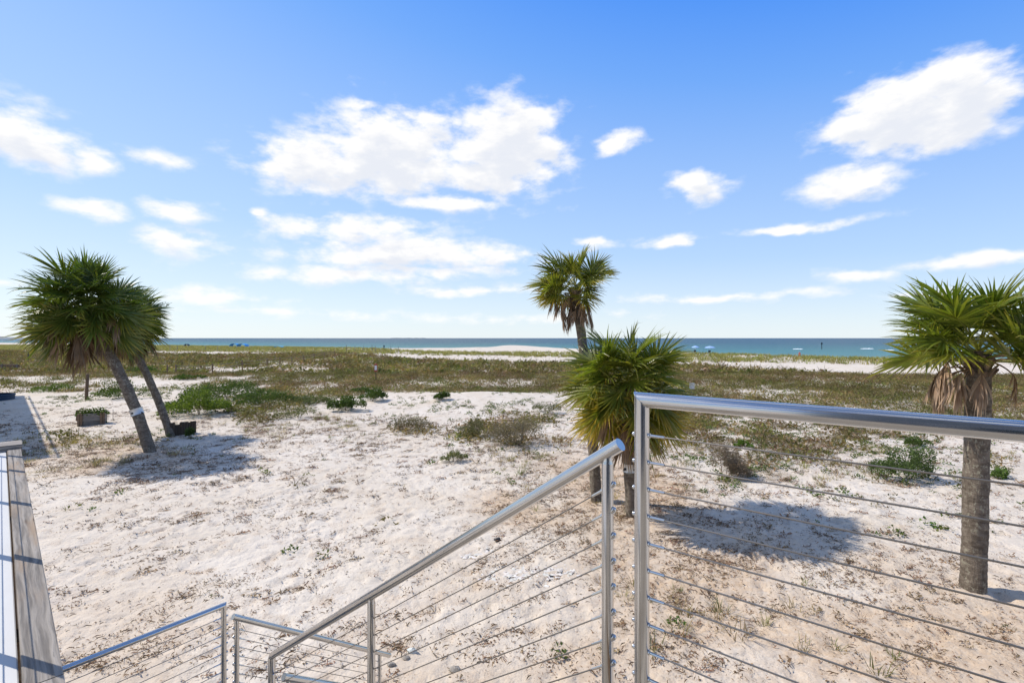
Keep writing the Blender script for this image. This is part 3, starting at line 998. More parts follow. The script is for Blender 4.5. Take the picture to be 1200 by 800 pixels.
def frond_mesh(name, elev, seed, dead=False, nseg=44, pet=.66, blade=.98, yel=.15):
    """fan leaf of a cabbage palm: petiole, curved midrib and pleated drooping segments; grows along +X, up is +Z"""
    r = random.Random(seed)
    V = []; F = []; C = []
    e = R(elev)
    f = Vector((math.cos(e), 0, math.sin(e)))
    p = Vector((0, 0, 0))
    npet, ncost = 5, 5
    gp = .035 if not dead else .22
    path = [(p.copy(), f.copy())]
    for i in range(npet):
        f = (f + Vector((0, 0, -1)) * gp).normalized()
        p = p + f * pet / npet
        path.append((p.copy(), f.copy()))
    costL = blade * .36
    cost = [(p.copy(), f.copy())]
    for i in range(ncost):
        f = (f + Vector((0, 0, -1)) * (.10 if not dead else .3)).normalized()
        p = p + f * costL / ncost
        cost.append((p.copy(), f.copy()))
    side = Vector((0, 1, 0))
    green = (.064, .110, .018); lime = (.17, .20, .04); gold = (.40, .27, .05); tan = (.33, .235, .15); brown = (.20, .135, .085); grey = (.36, .30, .24)
    # petiole and midrib
    pts = path + cost[1:]
    n = 4; b0 = 0
    for i, (q, ff) in enumerate(pts):
        up = side.cross(ff) * -1
        rad = .019 * (1 - .72 * i / (len(pts) - 1))
        cc = lime if not dead else brown
        for k in range(n):
            a = 2 * math.pi * k / n
            V.append(q + side * rad * math.cos(a) * 1.2 + up * rad * math.sin(a)); C.append(cc)
    for i in range(len(pts) - 1):
        for k in range(n):
            a, b = i * n + k, i * n + (k + 1) % n
            F.append((a, b, b + n)); F.append((a, b + n, a + n))
    phm = R(118) if not dead else R(58)
    steps = 5
    for i in range(nseg):
        g = (i + .5) / nseg * 2 - 1
        ph = g * phm + r.gauss(0, .03 if not dead else .16)
        tc = (1 - abs(g)) ** .8 * ncost
        k = min(int(tc), ncost - 1); fr = tc - k
        q = cost[k][0].lerp(cost[k + 1][0], fr); ff = cost[k][1].lerp(cost[k + 1][1], fr).normalized()
        nrm = ff.cross(side)
        if nrm.z < 0: nrm = -nrm
        cup = .22 if not dead else -.1
        d = (ff * math.cos(ph) + side * math.sin(ph) + nrm * (cup * abs(math.sin(ph)) + r.gauss(0, .05))).normalized()
        if dead: d = (d * .7 + Vector((0, 0, -1)) * 1.0 + Vector((r.gauss(0, .14), r.gauss(0, .14), 0))).normalized()
        L = blade * (.74 + .26 * math.cos(g * 1.5)) * r.uniform(.8, 1.06) * (1 if not dead else r.uniform(.55, .95))
        w = .0235 * (1.05 - .25 * abs(g)) * (1 if not dead else .75)
        sg = 1 if i % 2 else -1
        drp = r.uniform(.04, .2) if not dead else .5
        if not dead and r.random() < .12: drp *= 3.5
        tipc = r.random()
        y = yel * r.uniform(.3, 1.7)
        b = len(V)
        wid = [.32, 1.0, 1.2, .85, .42]
        sv = d.cross(nrm).normalized()
        sv = (sv + nrm * .55 * sg).normalized()
        for s_ in range(steps):
            fs = s_ / steps
            V.append(q + sv * w * wid[s_]); V.append(q - sv * w * wid[s_])
            if dead: cc = lerp3(lerp3(brown, tan, tipc), grey, fs * r.uniform(.2, .9))
            else:
                cc = lerp3(lerp3(lime, green, min(1, fs * 2.2 + .25)), lime, .25 * tipc)
                cc = lerp3(cc, gold, min(1, y * max(0, fs - .15) * 1.6))
            C.append(cc); C.append(cc)
            d = (d + Vector((0, 0, -1)) * drp * (.1 + fs * fs * 3.2) * .5).normalized()
            q = q + d * L / steps
        V.append(q)
        C.append(lerp3(gold, brown, .5) if not dead else grey)
        if not dead: C[-1] = lerp3(lerp3(green, lime, .4), C[-1], min(1, .25 + y * 1.6))
        for s_ in range(steps - 1):
            a = b + 2 * s_
            F.append((a, a + 1, a + 3)); F.append((a, a + 3, a + 2))
        F.append((b + 2 * steps - 2, b + 2 * steps - 1, b + 2 * steps))
    return mesh(name, V, F, M['dead'] if dead else M['leaf'], False, np.array(C, np.float32))

ELEVS = [80, 62, 44, 26, 8, -10, -28, -46]
FRONDS = {e: [frond_mesh('palm_frond', e, 100 + 7 * i + k, yel=(.04 if e > 30 else .12 if e > 0 else .34) + .05 * k) for k in range(3)] for i, e in enumerate(ELEVS)}
DEADS = [frond_mesh('dead_frond', e, 300 + i, True, nseg=30, pet=.6, blade=.78) for i, e in enumerate((38, 18, 0, -20, -40))]

def make_palm(name, label, base, top, r0, r1, sc, n_live, n_dead, tint, lo=-46, hi=82, seed=1, bow=(0, 0), dead_az=None, gaps=None, boots=.5, rings=70, dead_tint=(1, 1, 1, 1), dead_sc=1.0, hub=.30, dead_var=(0, 1, 2, 3, 4)):
    r = random.Random(seed)
    bz = gz1(base[0], base[1])
    t = thing(name, (base[0], base[1], bz), label, 'palm tree', 'cabbage palms')
    B = Vector((base[0], base[1], bz - .25)); T = Vector(top)
    # trunk: lofted rings with leaf-scar ridges
    nu = 22; V = []; F = []
    nr = np.random.default_rng(seed)
    L = (T - B).length
    for i in range(rings + 1):
        f = i / rings
        c = B.lerp(T, f) + Vector((bow[0], bow[1], 0)) * (4 * f * (1 - f))
        rad = r0 + (r1 - r0) * min(1, f * 1.15)
        if f < .08: rad *= 1 + .22 * (1 - f / .08) ** 2
        ring = .008 * math.sin(i * 2.4 + 1.3 * math.sin(i * .37)) + r.uniform(-.012, .012)
        for k in range(nu):
            a = 2 * math.pi * k / nu
            nn = float(vnoise(np.array([math.cos(a) * 2.3 + 9 + seed]), np.array([f * L * 3 + math.sin(a) * 2.3]))[0]) - .5
            rr = rad * (1 + ring + .16 * nn + r.uniform(-.018, .018))
            V.append((c.x + math.cos(a) * rr - base[0], c.y + math.sin(a) * rr - base[1], c.z - bz))
    for i in range(rings):
        for k in range(nu):
            a, b = i * nu + k, i * nu + (k + 1) % nu
            F.append((a, b, b + nu, a + nu))
    F.append(tuple(range(rings * nu, rings * nu + nu)))
    link('trunk', mesh('trunk', V, F, M['bark'], True), t)
    Tl = T - t.location
    # old leaf bases and fibre under the crown
    mb = MB()
    for k in range(int(46 * boots / .5)):
        a = k * 2.39996; h = -boots * (k / (46 * boots / .5)) + .12
        d = Vector((math.cos(a), math.sin(a), 0))
        c = Tl + UP * h + d * r1 * .8
        s_ = Vector((-d.y, d.x, 0))
        L2 = r.uniform(.12, .24)
        tip = c + d * L2 * .55 + UP * L2 * r.uniform(.4, 1)
        w = r.uniform(.035, .06)
        V2 = [c + s_ * w, c - s_ * w, c - UP * .07 - s_ * w * .6, c - UP * .07 + s_ * w * .6, tip + s_ * w * .5, tip - s_ * w * .5, tip - s_ * w * .4 - d * -.01 - UP * .03, tip + s_ * w * .4 - UP * .03]
        g = r.uniform(.6, 1.15)
        mb.add(V2, [(0, 1, 5, 4), (1, 2, 6, 5), (2, 3, 7, 6), (3, 0, 4, 7), (4, 5, 6, 7)], (.19 * g, .14 * g, .095 * g))
    sphere(mb, Tl + UP * .02, r1 * 1.05, 12, 6, (1, 1, 1.5))
    ob = mb.build('leaf_bases', M['litter'], t, world=False, vcol=True)
    cols = np.array(mb.C, np.float32); cols[cols.sum(1) > 2.9] = (.12, .085, .055)
    at_ = ob.data.color_attributes['tint']; c4 = np.ones((len(cols), 4), np.float32); c4[:, :3] = cols
    at_.data.foreach_set('color', c4.ravel())
    # live fan leaves in a golden-angle spiral, youngest upright in the middle
    for k in range(n_live):
        f = (k + .5) / n_live
        az = k * 2.39996 + r.gauss(0, .2)
        el = hi - (hi - lo) * f ** .85 + r.gauss(0, 6)
        if gaps:
            a_ = (math.degrees(az) + 180) % 360 - 180
            if any(g0 < a_ < g1 and e0 < el < e1 for g0, g1, e0, e1 in gaps): continue
        e = min(ELEVS, key=lambda q: abs(q - el))
        o = link('palm_frond', r.choice(FRONDS[e]), t)
        s_ = sc * r.uniform(.84, 1.08) * (.86 if el > 70 else 1)
        o.scale = (s_, s_, s_)
        o.rotation_euler = (max(-1.1, min(1.1, r.gauss(0, .55))), R(e - el) * .8, az)
        o.location = Tl + UP * (.08 + hub * (1 - f)) * sc
        g = r.uniform(.78, 1.22)
        o.color = (tint[0] * g, tint[1] * g, tint[2] * g, 1)
    for k in range(n_dead):
        az = (k * 2.39996 + 1) if dead_az is None else R(r.choice(dead_az) + r.gauss(0, 14))
        o = link('dead_frond', DEADS[r.choice(dead_var)], t)
        s_ = sc * r.uniform(.75, 1.05) * dead_sc
        o.scale = (s_, s_, s_)
        o.rotation_euler = (r.gauss(0, .2), r.gauss(0, .15), az)
        o.location = Tl + UP * r.uniform(-.15, .12) * sc
        g = r.uniform(.7, 1.25)
        o.color = (dead_tint[0] * g, dead_tint[1] * g, dead_tint[2] * g, 1)
    return t, Tl

def flower_stalk(t, Tl, az, L, col, seed):
    """branched flowering stalk"""
    r = random.Random(seed); mb = MB()
    d = Vector((math.cos(az), math.sin(az), 1.0)).normalized(); p = Tl + UP * .25
    pts = [p]
    for i in range(7):
        d = (d + Vector((0, 0, -.10))).normalized(); p = p + d * L / 7; pts.append(p)
    mb.tube(pts, [.012 - .001 * i for i in range(8)], 5, col=(.2, .2, .06))
    for k in range(26):
        q = pts[3 + k % 5]; dd = Vector((r.gauss(0, 1), r.gauss(0, 1), r.gauss(.1, .7))).normalized()
        q2 = q + dd * r.uniform(.12, .3)
        mb.tube([q, (q + q2) / 2 + UP * .02, q2], .004, 3, col=col)
        for j in range(8):
            c = q.lerp(q2, r.random()) + Vector((r.gauss(0, .02), r.gauss(0, .02), r.gauss(0, .02)))
            mb.box(c, (.016, .016, .016), col=col)
    mb.build('flower_stalk', M['herb'], t, world=False, vcol=True)

# right palm, standing alone behind the guard railing
b = ground_at(1140, 690)
tp = at(1147, 429, b.y)
right_palm, _ = make_palm('cabbage_palm', 'single cabbage palm with bright green fans and pale dead leaves hanging, beside a green shrub', (b.x, b.y), tp, .175, .165, .91, 32, 12, (1.7, 1.5, 1.0), lo=12, hi=84, seed=21, dead_az=[180, 190, 172, 200, 215, 165, 235, 320], rings=90, dead_tint=(1.5, 1.4, 1.35, 1), dead_sc=1.08, boots=.32, dead_var=(0, 1))
# short palm in the middle
b = ground_at(741, 604)
tp = at(735, 468, b.y)
mid_palm, mtl = make_palm('cabbage_palm', 'short bushy cabbage palm with yellowing lower fans and a plate on its trunk', (b.x, b.y), tp, .145, .155, .97, 58, 22, (1.75, 1.5, 1.0), lo=-60, hi=80, seed=5, boots=.7, dead_tint=(.85, .76, .68, 1), hub=.5, dead_sc=1.35)
flower_stalk(mid_palm, mtl, R(215), .95, (.33, .30, .05), 3)
flower_stalk(mid_palm, mtl, R(330), .9, (.24, .27, .06), 4)
# tall thin palm right behind it
b = ground_at(699, 586)
tp = at(674, 347, b.y + .3)
tall_palm, _ = make_palm('cabbage_palm', 'tall slender cabbage palm with sparse crown and brown skirt rising behind the short palm', (b.x, b.y), tp, .145, .125, .74, 32, 20, (1.6, 1.35, .9), lo=-4, hi=84, seed=9, bow=(.10, 0), dead_az=[180, 200, 220, 240, 260, 290, 320, 0, 150], gaps=[(-50, 50, -50, 24)], boots=.6, dead_tint=(1.05, .95, .9, 1), dead_sc=1.08)
# two leaning palms on the left
b = ground_at(178, 529)
tp = at(104, 374, b.y - .2)
left_palm, ltl = make_palm('cabbage_palm', 'thicker of two leaning cabbage palms, a pale band round its trunk', (b.x, b.y), tp, .20, .185, 1.24, 66, 26, (.92, 1.0, .85), lo=-46, hi=84, seed=13, bow=(.25, 0), dead_tint=(.75, .68, .6, 1), hub=.42, dead_sc=1.3)
flower_stalk(left_palm, ltl, R(200), 2.0, (.26, .28, .12), 5)
flower_stalk(left_palm, ltl, R(100), 2.2, (.26, .28, .12), 7)
b = ground_at(202, 511)
tp = at(143, 385, b.y)
left_palm2, ltl2 = make_palm('cabbage_palm', 'thinner of two leaning cabbage palms, its foot beside a low log edging', (b.x, b.y), tp, .165, .15, 1.12, 52, 24, (.95, 1.0, .85), lo=-46, hi=82, seed=17, bow=(.2, 0), dead_tint=(.75, .68, .6, 1), hub=.42, dead_sc=1.3)
flower_stalk(left_palm2, ltl2, R(20), 1.9, (.26, .28, .12), 6)

def collar(t, px, py, base, top, bow, rad, hgt):
    """pale metal collar with two dark sockets, clamped round a trunk"""
    B = Vector((base.x, base.y, t.location.z - .25)); T = Vector(top)
    zz = ZC - (py - HY) / FPX * base.y
    f = (zz - B.z) / (T.z - B.z)
    c = B.lerp(T, f) + Vector((bow, 0, 0)) * (4 * f * (1 - f))
    ax = ((T - B) + Vector((bow, 0, 0)) * 4 * (1 - 2 * f)).normalized()
    mb = MB()
    mb.tube([c - ax * hgt / 2, c - ax * hgt * .35, c + ax * hgt * .35, c + ax * hgt / 2], [rad * 1.12, rad * 1.05, rad * 1.05, rad * 1.12], 24)
    o = mb.build('trunk_collar', M['galv'], t, True)
    tocam = Vector((-c.x, -c.y, 0)).normalized(); sd_ = Vector((-tocam.y, tocam.x, 0))
    for s in (-1, 1):
        q = c + (tocam * .75 + sd_ * s * .66).normalized() * rad * 1.06 - ax * hgt * .12
        m2 = MB(); n = (q - c).normalized()
        m2.tube([q - n * .01, q + n * .035], [.035, .03], 12)
        k = m2.build('socket', M['black'], t, True); k.parent = o
b = ground_at(178, 529)
collar(left_palm, 158, 482, b, at(104, 374, b.y - .2), .25, .20, .24)
b = ground_at(741, 604)
collar(mid_palm, 737, 547, b, at(735, 468, b.y), 0, .16, .2)

# ------------------------------------------------------------------ scattered plants and litter
def scatter(name, templates, P, S, A, Csel, mat, label, cat, kind='stuff', tilt=None, sink=.02):
    """templates: list of (V, T, C); one merged mesh of copies at P with scale S, turn A; Csel colour factors (n,3)"""
    Vs = []; Ts = []; Cs = []; b = 0
    which = rng.integers(0, len(templates), len(P))
    for k, (V, T, C) in enumerate(templates):
        I = np.nonzero(which == k)[0]
        if not len(I): continue
        ca, sa = np.cos(A[I]), np.sin(A[I])
        x = V[None, :, 0] * ca[:, None] - V[None, :, 1] * sa[:, None]
        y = V[None, :, 0] * sa[:, None] + V[None, :, 1] * ca[:, None]
        sc = S[I]
        W = np.stack([x * sc[:, :1] + P[I, :1], y * sc[:, :1] + P[I, 1:2], V[None, :, 2] * sc[:, 1:2] + P[I, 2:3] - sink], -1)
        n = len(V)
        Vs.append(W.reshape(-1, 3))
        Ts.append((T[None] + (np.arange(len(I)) * n)[:, None, None] + b).reshape(-1, 3))
        Cs.append(np.clip(C[None] * Csel[I][:, None, :], 0, 1).reshape(-1, 3))
        b += len(I) * n
    me = fast_mesh(name, np.concatenate(Vs), np.concatenate(Ts), mat, np.concatenate(Cs))
    o = link(name, me)
    return tag(o, label, cat, kind=kind)

def blade_tuft(seed, n, h, spread, w, lean, c0, c1, segs=2):
    r = np.random.default_rng(seed); V = []; T = []; C = []
    for i in range(n):
        a = r.random() * 6.283; q = np.array([math.cos(a), math.sin(a), 0]) * spread * r.random() ** .5
        a2 = a + r.normal(0, .6); ln = lean * r.uniform(.3, 1.5); L = h * r.uniform(.55, 1.1)
        d = np.array([math.cos(a2) * ln, math.sin(a2) * ln, 1.0]); d /= np.linalg.norm(d)
        s = np.array([-math.sin(a2), math.cos(a2), 0]) * w
        b = len(V); c = np.array(c0) + (np.array(c1) - np.array(c0)) * r.random()
        p = q.copy()
        for k in range(segs):
            V += [p + s * (1 - .4 * k / segs), p - s * (1 - .4 * k / segs)]; C += [c * .9, c * .9]
            p = p + d * L / segs; d = d + np.array([math.cos(a2), math.sin(a2), -.6]) * .25; d /= np.linalg.norm(d)
        V.append(p); C.append(c * 1.1)
        for k in range(segs - 1):
            T += [(b + 2 * k, b + 2 * k + 1, b + 2 * k + 3), (b + 2 * k, b + 2 * k + 3, b + 2 * k + 2)]
        T.append((b + 2 * segs - 2, b + 2 * segs - 1, b + 2 * segs))
    return np.array(V), np.array(T), np.array(C)

def leaf_clump(seed, n, rad, h, leaf, c0, c1, twig=.3):
    """small rounded plant: leaves through a low dome, with some bare twigs"""
    r = np.random.default_rng(seed); V = []; T = []; C = []
    for i in range(n):
        a = r.random() * 6.283; rr = rad * r.random() ** .55; z = h * (1 - (rr / rad) ** 2) * r.uniform(.15, 1.05)
        p = np.array([rr * math.cos(a), rr * math.sin(a), z])
        d = r.normal(0, 1, 3); d[2] = abs(d[2]) * .7 + .15; d /= np.linalg.norm(d)
        s = np.cross(d, r.normal(0, 1, 3)); s /= np.linalg.norm(s) + 1e-6
        c = np.array(c0) + (np.array(c1) - np.array(c0)) * r.random()
        b = len(V)
        if r.random() < twig:
            L = leaf * 2.6
            V += [p + s * leaf * .09, p - s * leaf * .09, p + d * L]; C += [c * .75] * 3; T.append((b, b + 1, b + 2))
        else:
            L = leaf
            V += [p, p + d * L * .5 + s * L * .32, p + d * L, p + d * L * .5 - s * L * .32]; C += [c, c, c * 1.12, c]
            T += [(b, b + 1, b + 2), (b, b + 2, b + 3)]
    return np.array(V), np.array(T), np.array(C)

BROWN = ((.145, .105, .062), (.26, .20, .125)); OLIVE = ((.10, .108, .035), (.19, .175, .07)); GREEN = ((.045, .085, .016), (.13, .17, .04)); STRAW = ((.34, .27, .14), (.46, .385, .22))
YG = ((.20, .205, .055), (.36, .32, .12))
SCRUB = [leaf_clump(s, 24, .5, .36, .145, *BROWN, twig=.6) for s in (1, 2, 3)] + [leaf_clump(s, 24, .45, .32, .13, *OLIVE, twig=.35) for s in (4, 5, 6)] + [leaf_clump(7, 24, .42, .28, .12, (.13, .115, .06), (.24, .2, .115), twig=.5)]
FARSCRUB = [leaf_clump(s, 16, .62, .36, .30, *BROWN, twig=.5) for s in (11, 12)] + [leaf_clump(s, 16, .62, .34, .28, *OLIVE, twig=.3) for s in (13, 14, 15)] + [leaf_clump(16, 16, .55, .3, .26, (.13, .115, .06), (.24, .2, .115), twig=.4)]
OATS = [blade_tuft(s, 8, .85, .4, .04, .4, *YG, segs=2) for s in (21, 22, 23)]
FORB = [leaf_clump(s, 22, .16, .13, .07, *GREEN, twig=.1) for s in (31, 32, 33)] + [leaf_clump(34, 18, .2, .1, .075, *OLIVE, twig=.3)]
DRYG = [blade_tuft(s, 22, .26, .14, .006, .8, *STRAW, segs=2) for s in (41, 42)] + [blade_tuft(43, 20, .24, .12, .006, .7, (.15, .16, .05), (.3, .27, .12), segs=2)]

def sample(n, xr, yr, dens):
    x = rng.uniform(*xr, n); y = rng.uniform(*yr, n)
    keep = rng.random(n) < dens(x, y)
    x, y = x[keep], y[keep]
    inview = np.abs(x) < 1.25 * y + 6
    x, y = x[inview], y[inview]
    return np.stack([x, y, gz(x, y)], -1)

def pcol(P, lo=.7, hi=1.3):
    """colour of wild plants drifting between brown, olive and straw over a few metres"""
    n = len(P); f = sst(fbm(P[:, 0] / 7 + 90, P[:, 1] / 7 + 20, 3), .36, .62)[:, None]; g = sst(fbm(P[:, 0] / 4 + 9, P[:, 1] / 4 + 60, 3), .5, .68)[:, None]
    c = np.array([[1.12, .98, .92]]) * (1 - f) + np.array([[.98, 1.03, .74]]) * f
    c = c * (1 - g) + np.array([[1.5, 1.4, 1.15]]) * g
    return c * rcol(n, lo, hi, .1)
def rcol(n, lo=.75, hi=1.25, hue=.12):
    g = rng.uniform(lo, hi, (n, 1)); return g * (1 + rng.uniform(-hue, hue, (n, 3)))

# mid-distance scrub (20 to 60 m)
P = sample(70000, (-75, 75), (16, 60), lambda x, y: scrub_density(x, y) * .75)
n = len(P); S = rng.uniform(.5, 1.35, (n, 1)) * np.ones((1, 2)); S[:, 1] *= rng.uniform(.6, 1.25, n)
scatter('dune_scrub', SCRUB, P, S, rng.uniform(0, 6.28, n), pcol(P), M['herb'], 'low grey-brown and olive dune scrub covering the middle sand', 'scrub')
# far scrub (60 m and beyond)
P = sample(60000, (-260, 160), (58, 215), lambda x, y: np.clip(scrub_density(x, y) * 1.0, 0, 1))
n = len(P); S = rng.uniform(.8, 2.0, (n, 1)) * np.ones((1, 2)); S[:, 1] *= rng.uniform(.6, 1.1, n)
scatter('far_dune_scrub', FARSCRUB, P, S, rng.uniform(0, 6.28, n), pcol(P), M['herb'], 'brown dune scrub in a broad band before the beach', 'scrub')
# sea oats on the foredune
P = sample(108000, (-300, 170), (66, 300), lambda x, y: grass_density(x, y) * .9)
n = len(P); S = rng.uniform(.6, 1.15, (n, 1)) * np.ones((1, 2)); S[:, 0] *= 1.4
scatter('sea_oats', OATS, P, S, rng.uniform(0, 6.28, n), rcol(n), M['herb'], 'yellow-green sea oats along the foredune before the water', 'grass')

def forb_density(x, y):
    u, v = uv_of(x, y); n2 = fbm(x / 1.1 + 11, y / 1.1 + 4, 3)
    f = .55 * blob(u, v, 960, 520, 240, 55) + .3 * blob(u, v, 1080, 600, 150, 60) + .3 * blob(u, v, 900, 590, 90, 40) + .4 * blob(u, v, 560, 500, 130, 30) + .22 * blob(u, v, 560, 475, 110, 14) + .5 * blob(u, v, 90, 455, 130, 20) + .35 * blob(u, v, 330, 470, 120, 20) + .25 * blob(u, v, 180, 515, 110, 10) + .02
    f = f * (1 - .9 * blob(u, v, 480, 640, 260, 95))
    return np.clip(f * sst(n2, .42, .6), 0, 1) * (v > 440)
P = sample(52000, (-34, 26), (6.5, 42), lambda x, y: forb_density(x, y) * .55)
n = len(P); S = rng.uniform(.35, 1.3, (n, 1)) * np.ones((1, 2))
scatter('ground_cover', FORB, P, S, rng.uniform(0, 6.28, n), rcol(n, .7, 1.35, .15), M['herb'], 'small green weeds dotted over the sand', 'weeds', sink=.01)
def dry_density(x, y):
    u, v = uv_of(x, y); n2 = fbm(x / .9 + 51, y / .9 + 14, 3)
    f = .8 * blob(u, v, 90, 535, 150, 26) + .5 * blob(u, v, 330, 500, 130, 22) + .5 * blob(u, v, 950, 530, 240, 50) + .5 * blob(u, v, 620, 530, 60, 30) + .5 * blob(u, v, 1000, 775, 90, 25) + .25 * blob(u, v, 850, 720, 200, 70) + .35 * blob(u, v, 690, 590, 90, 35)
    return np.clip(f * sst(n2, .44, .62), 0, 1)
P = sample(46000, (-30, 22), (5.5, 36), lambda x, y: dry_density(x, y) * .5)
n = len(P); S = rng.uniform(.4, 1.2, (n, 1)) * np.ones((1, 2))
scatter('dry_grass', DRYG, P, S, rng.uniform(0, 6.28, n), rcol(n, .6, 1.1), M['herb'], 'sparse straw coloured dry grass on the sand', 'grass', sink=.01)

# litter: crumbs of dead leaf, twigs and matted dry plant bits lying on the sand
def litter_bits(seed, n, spread, L, w, c0, c1, wide=1.0):
    r = np.random.default_rng(seed); V = []; T = []; C = []
    for i in range(n):
        a = r.random() * 6.283; q = np.array([r.normal(0, spread * 1.7), r.normal(0, spread * .7), .004 + .014 * r.random()])
        l = L * r.uniform(.35, 1.2); a2 = r.normal(0, .7) if r.random() < .6 else a
        d = np.array([math.cos(a2), math.sin(a2), r.normal(.05, .25)]); s = np.array([-math.sin(a2), math.cos(a2), r.normal(0, .4)]) * w
        mid = q + d * l * .5 + np.array([0, 0, .006]) + s * r.normal(0, 1.2); e = q + d * l + s * r.normal(0, 2)
        c = np.array(c0) + (np.array(c1) - np.array(c0)) * r.random(); b = len(V)
        V += [q - s * .6, q + s * .6, mid - s, mid + s, e]; C += [c] * 5
        T += [(b, b + 1, b + 3), (b, b + 3, b + 2), (b + 2, b + 3, b + 4)]
    return np.array(V), np.array(T), np.array(C)
DK = ((.085, .048, .026), (.25, .155, .085))
LITTER = [litter_bits(51, 2, .012, .045, .008, *DK), litter_bits(52, 3, .02, .04, .007, *DK), litter_bits(53, 8, .03, .04, .008, *DK), litter_bits(54, 1, .01, .15, .0035, *DK), litter_bits(55, 1, .01, .03, .010, *DK), litter_bits(56, 16, .04, .05, .007, *DK), litter_bits(57, 4, .02, .035, .009, *DK)]
def litter_density(x, y):
    u, v = uv_of(x, y); n1 = fbm(x / 1.4 + 5, y / 1.4, 4); n2 = fbm(x / .4 + 5, y / .4, 2)
    f = .22 + 2.0 * sst(n1, .42, .64) * sst(n2, .4, .62)
    f = f * (1 + 1.6 * blob(u, v, 710, 590, 150, 55) + 1.0 * blob(u, v, 820, 640, 130, 50) + .7 * blob(u, v, 1000, 700, 220, 90) + .8 * blob(u, v, 90, 545, 150, 30) + .6 * blob(u, v, 240, 540, 100, 26)) * (1 - .55 * blob(u, v, 520, 480, 110, 14))
    return np.clip(f * .5, 0, 1) * (1 - sst(y, 24, 34))
P = sample(150000, (-30, 30), (5.2, 34), litter_density)
n = len(P); S = (.6 + 1.5 * rng.random((n, 1)) ** 2.2) * np.clip(.6 + (P[:, 1:2] - 5) * .05, .6, 1.1) * np.ones((1, 2))
scatter('sand_litter', LITTER, P, S, rng.normal(.35, .8, n), rcol(n, .7, 1.4), M['litter'], 'dark twigs, dead leaf crumbs and matted plant bits strewn over the sand', 'litter', sink=-.004)
# drifts of brown leaf litter and dried wrack, gathered in streaks
r_ = np.random.default_rng(31)
q = []
spots = [(r_.uniform(40, 1190), 520 + 270 * r_.random() ** 1.3, r_.integers(12, 60), 1.0) for _ in range(330)]
spots += [(r_.normal(100, 70), r_.normal(543, 11), 70, 1.3) for _ in range(60)] + [(r_.normal(715, 70), r_.normal(592, 26), 70, 1.2) for _ in range(70)] + [(r_.normal(860, 110), r_.normal(655, 40), 55, 1.1) for _ in range(60)] + [(r_.normal(330, 60), r_.normal(505, 12), 60, 1.3) for _ in range(30)] + [(r_.normal(240, 50), r_.normal(535, 14), 60, 1.2) for _ in range(24)]
for cx, cy, k, sp in spots:
    c = gpt(cx, max(cy, 470)); a = r_.normal(.3, .5); L_ = r_.uniform(.08, .42) * sp; W_ = L_ * r_.uniform(.25, .6)
    e = r_.normal(0, 1, (k, 2)) * (L_, W_)
    q.append(np.stack([c.x + e[:, 0] * math.cos(a) - e[:, 1] * math.sin(a), c.y + e[:, 0] * math.sin(a) + e[:, 1] * math.cos(a)], -1))
q = np.concatenate(q); q = q[(q[:, 1] > 5)]
P = np.column_stack([q, gz(q[:, 0], q[:, 1])]); n = len(P)
WR = ((.10, .055, .028), (.30, .185, .095))
DRIFT = [litter_bits(61, 2, .012, .05, .007, *WR), litter_bits(62, 1, .01, .10, .0045, *WR), litter_bits(63, 2, .02, .04, .009, *WR)]
S = (.5 + .9 * r_.random((n, 1))) * np.ones((1, 2))
scatter('leaf_litter', DRIFT, P, S, r_.normal(.3, .9, n), rcol(n, .6, 1.3), M['litter'], 'streaky drifts of brown dead leaves and dried wrack on the sand', 'litter', sink=-.003)
# pale crumbled patch behind the stair railing
r_ = np.random.default_rng(77)
q = []
for cx, cy, sx, sy, k in ((612, 672, 40, 9, 420), (560, 648, 20, 7, 130), (650, 668, 26, 6, 90)):
    for _ in range(k):
        g = gpt(cx + r_.normal(0, sx * .6), cy + r_.normal(0, sy * .6)); q.append((g.x, g.y, gz1(g.x, g.y)))
P = np.array(q); n = len(P)
flake = (np.array([(-.05, -.03, 0), (.05, -.04, .0), (.06, .03, .008), (-.03, .045, .004), (0, 0, .026)], float), np.array([(0, 1, 4), (1, 2, 4), (2, 3, 4), (3, 0, 4)]), np.tile([.66, .62, .56], (5, 1)))
S = (.2 + .8 * r_.random((n, 1)) ** 1.6) * np.ones((1, 2)); S[:, 1] *= .55
scatter('pale_rubble', [flake], P, S, r_.uniform(0, 6.28, n), rcol(n, .85, 1.08, .03), M['litter'], 'chalky white crumbled patch on the sand behind the stair railing', 'rubble', sink=.0)

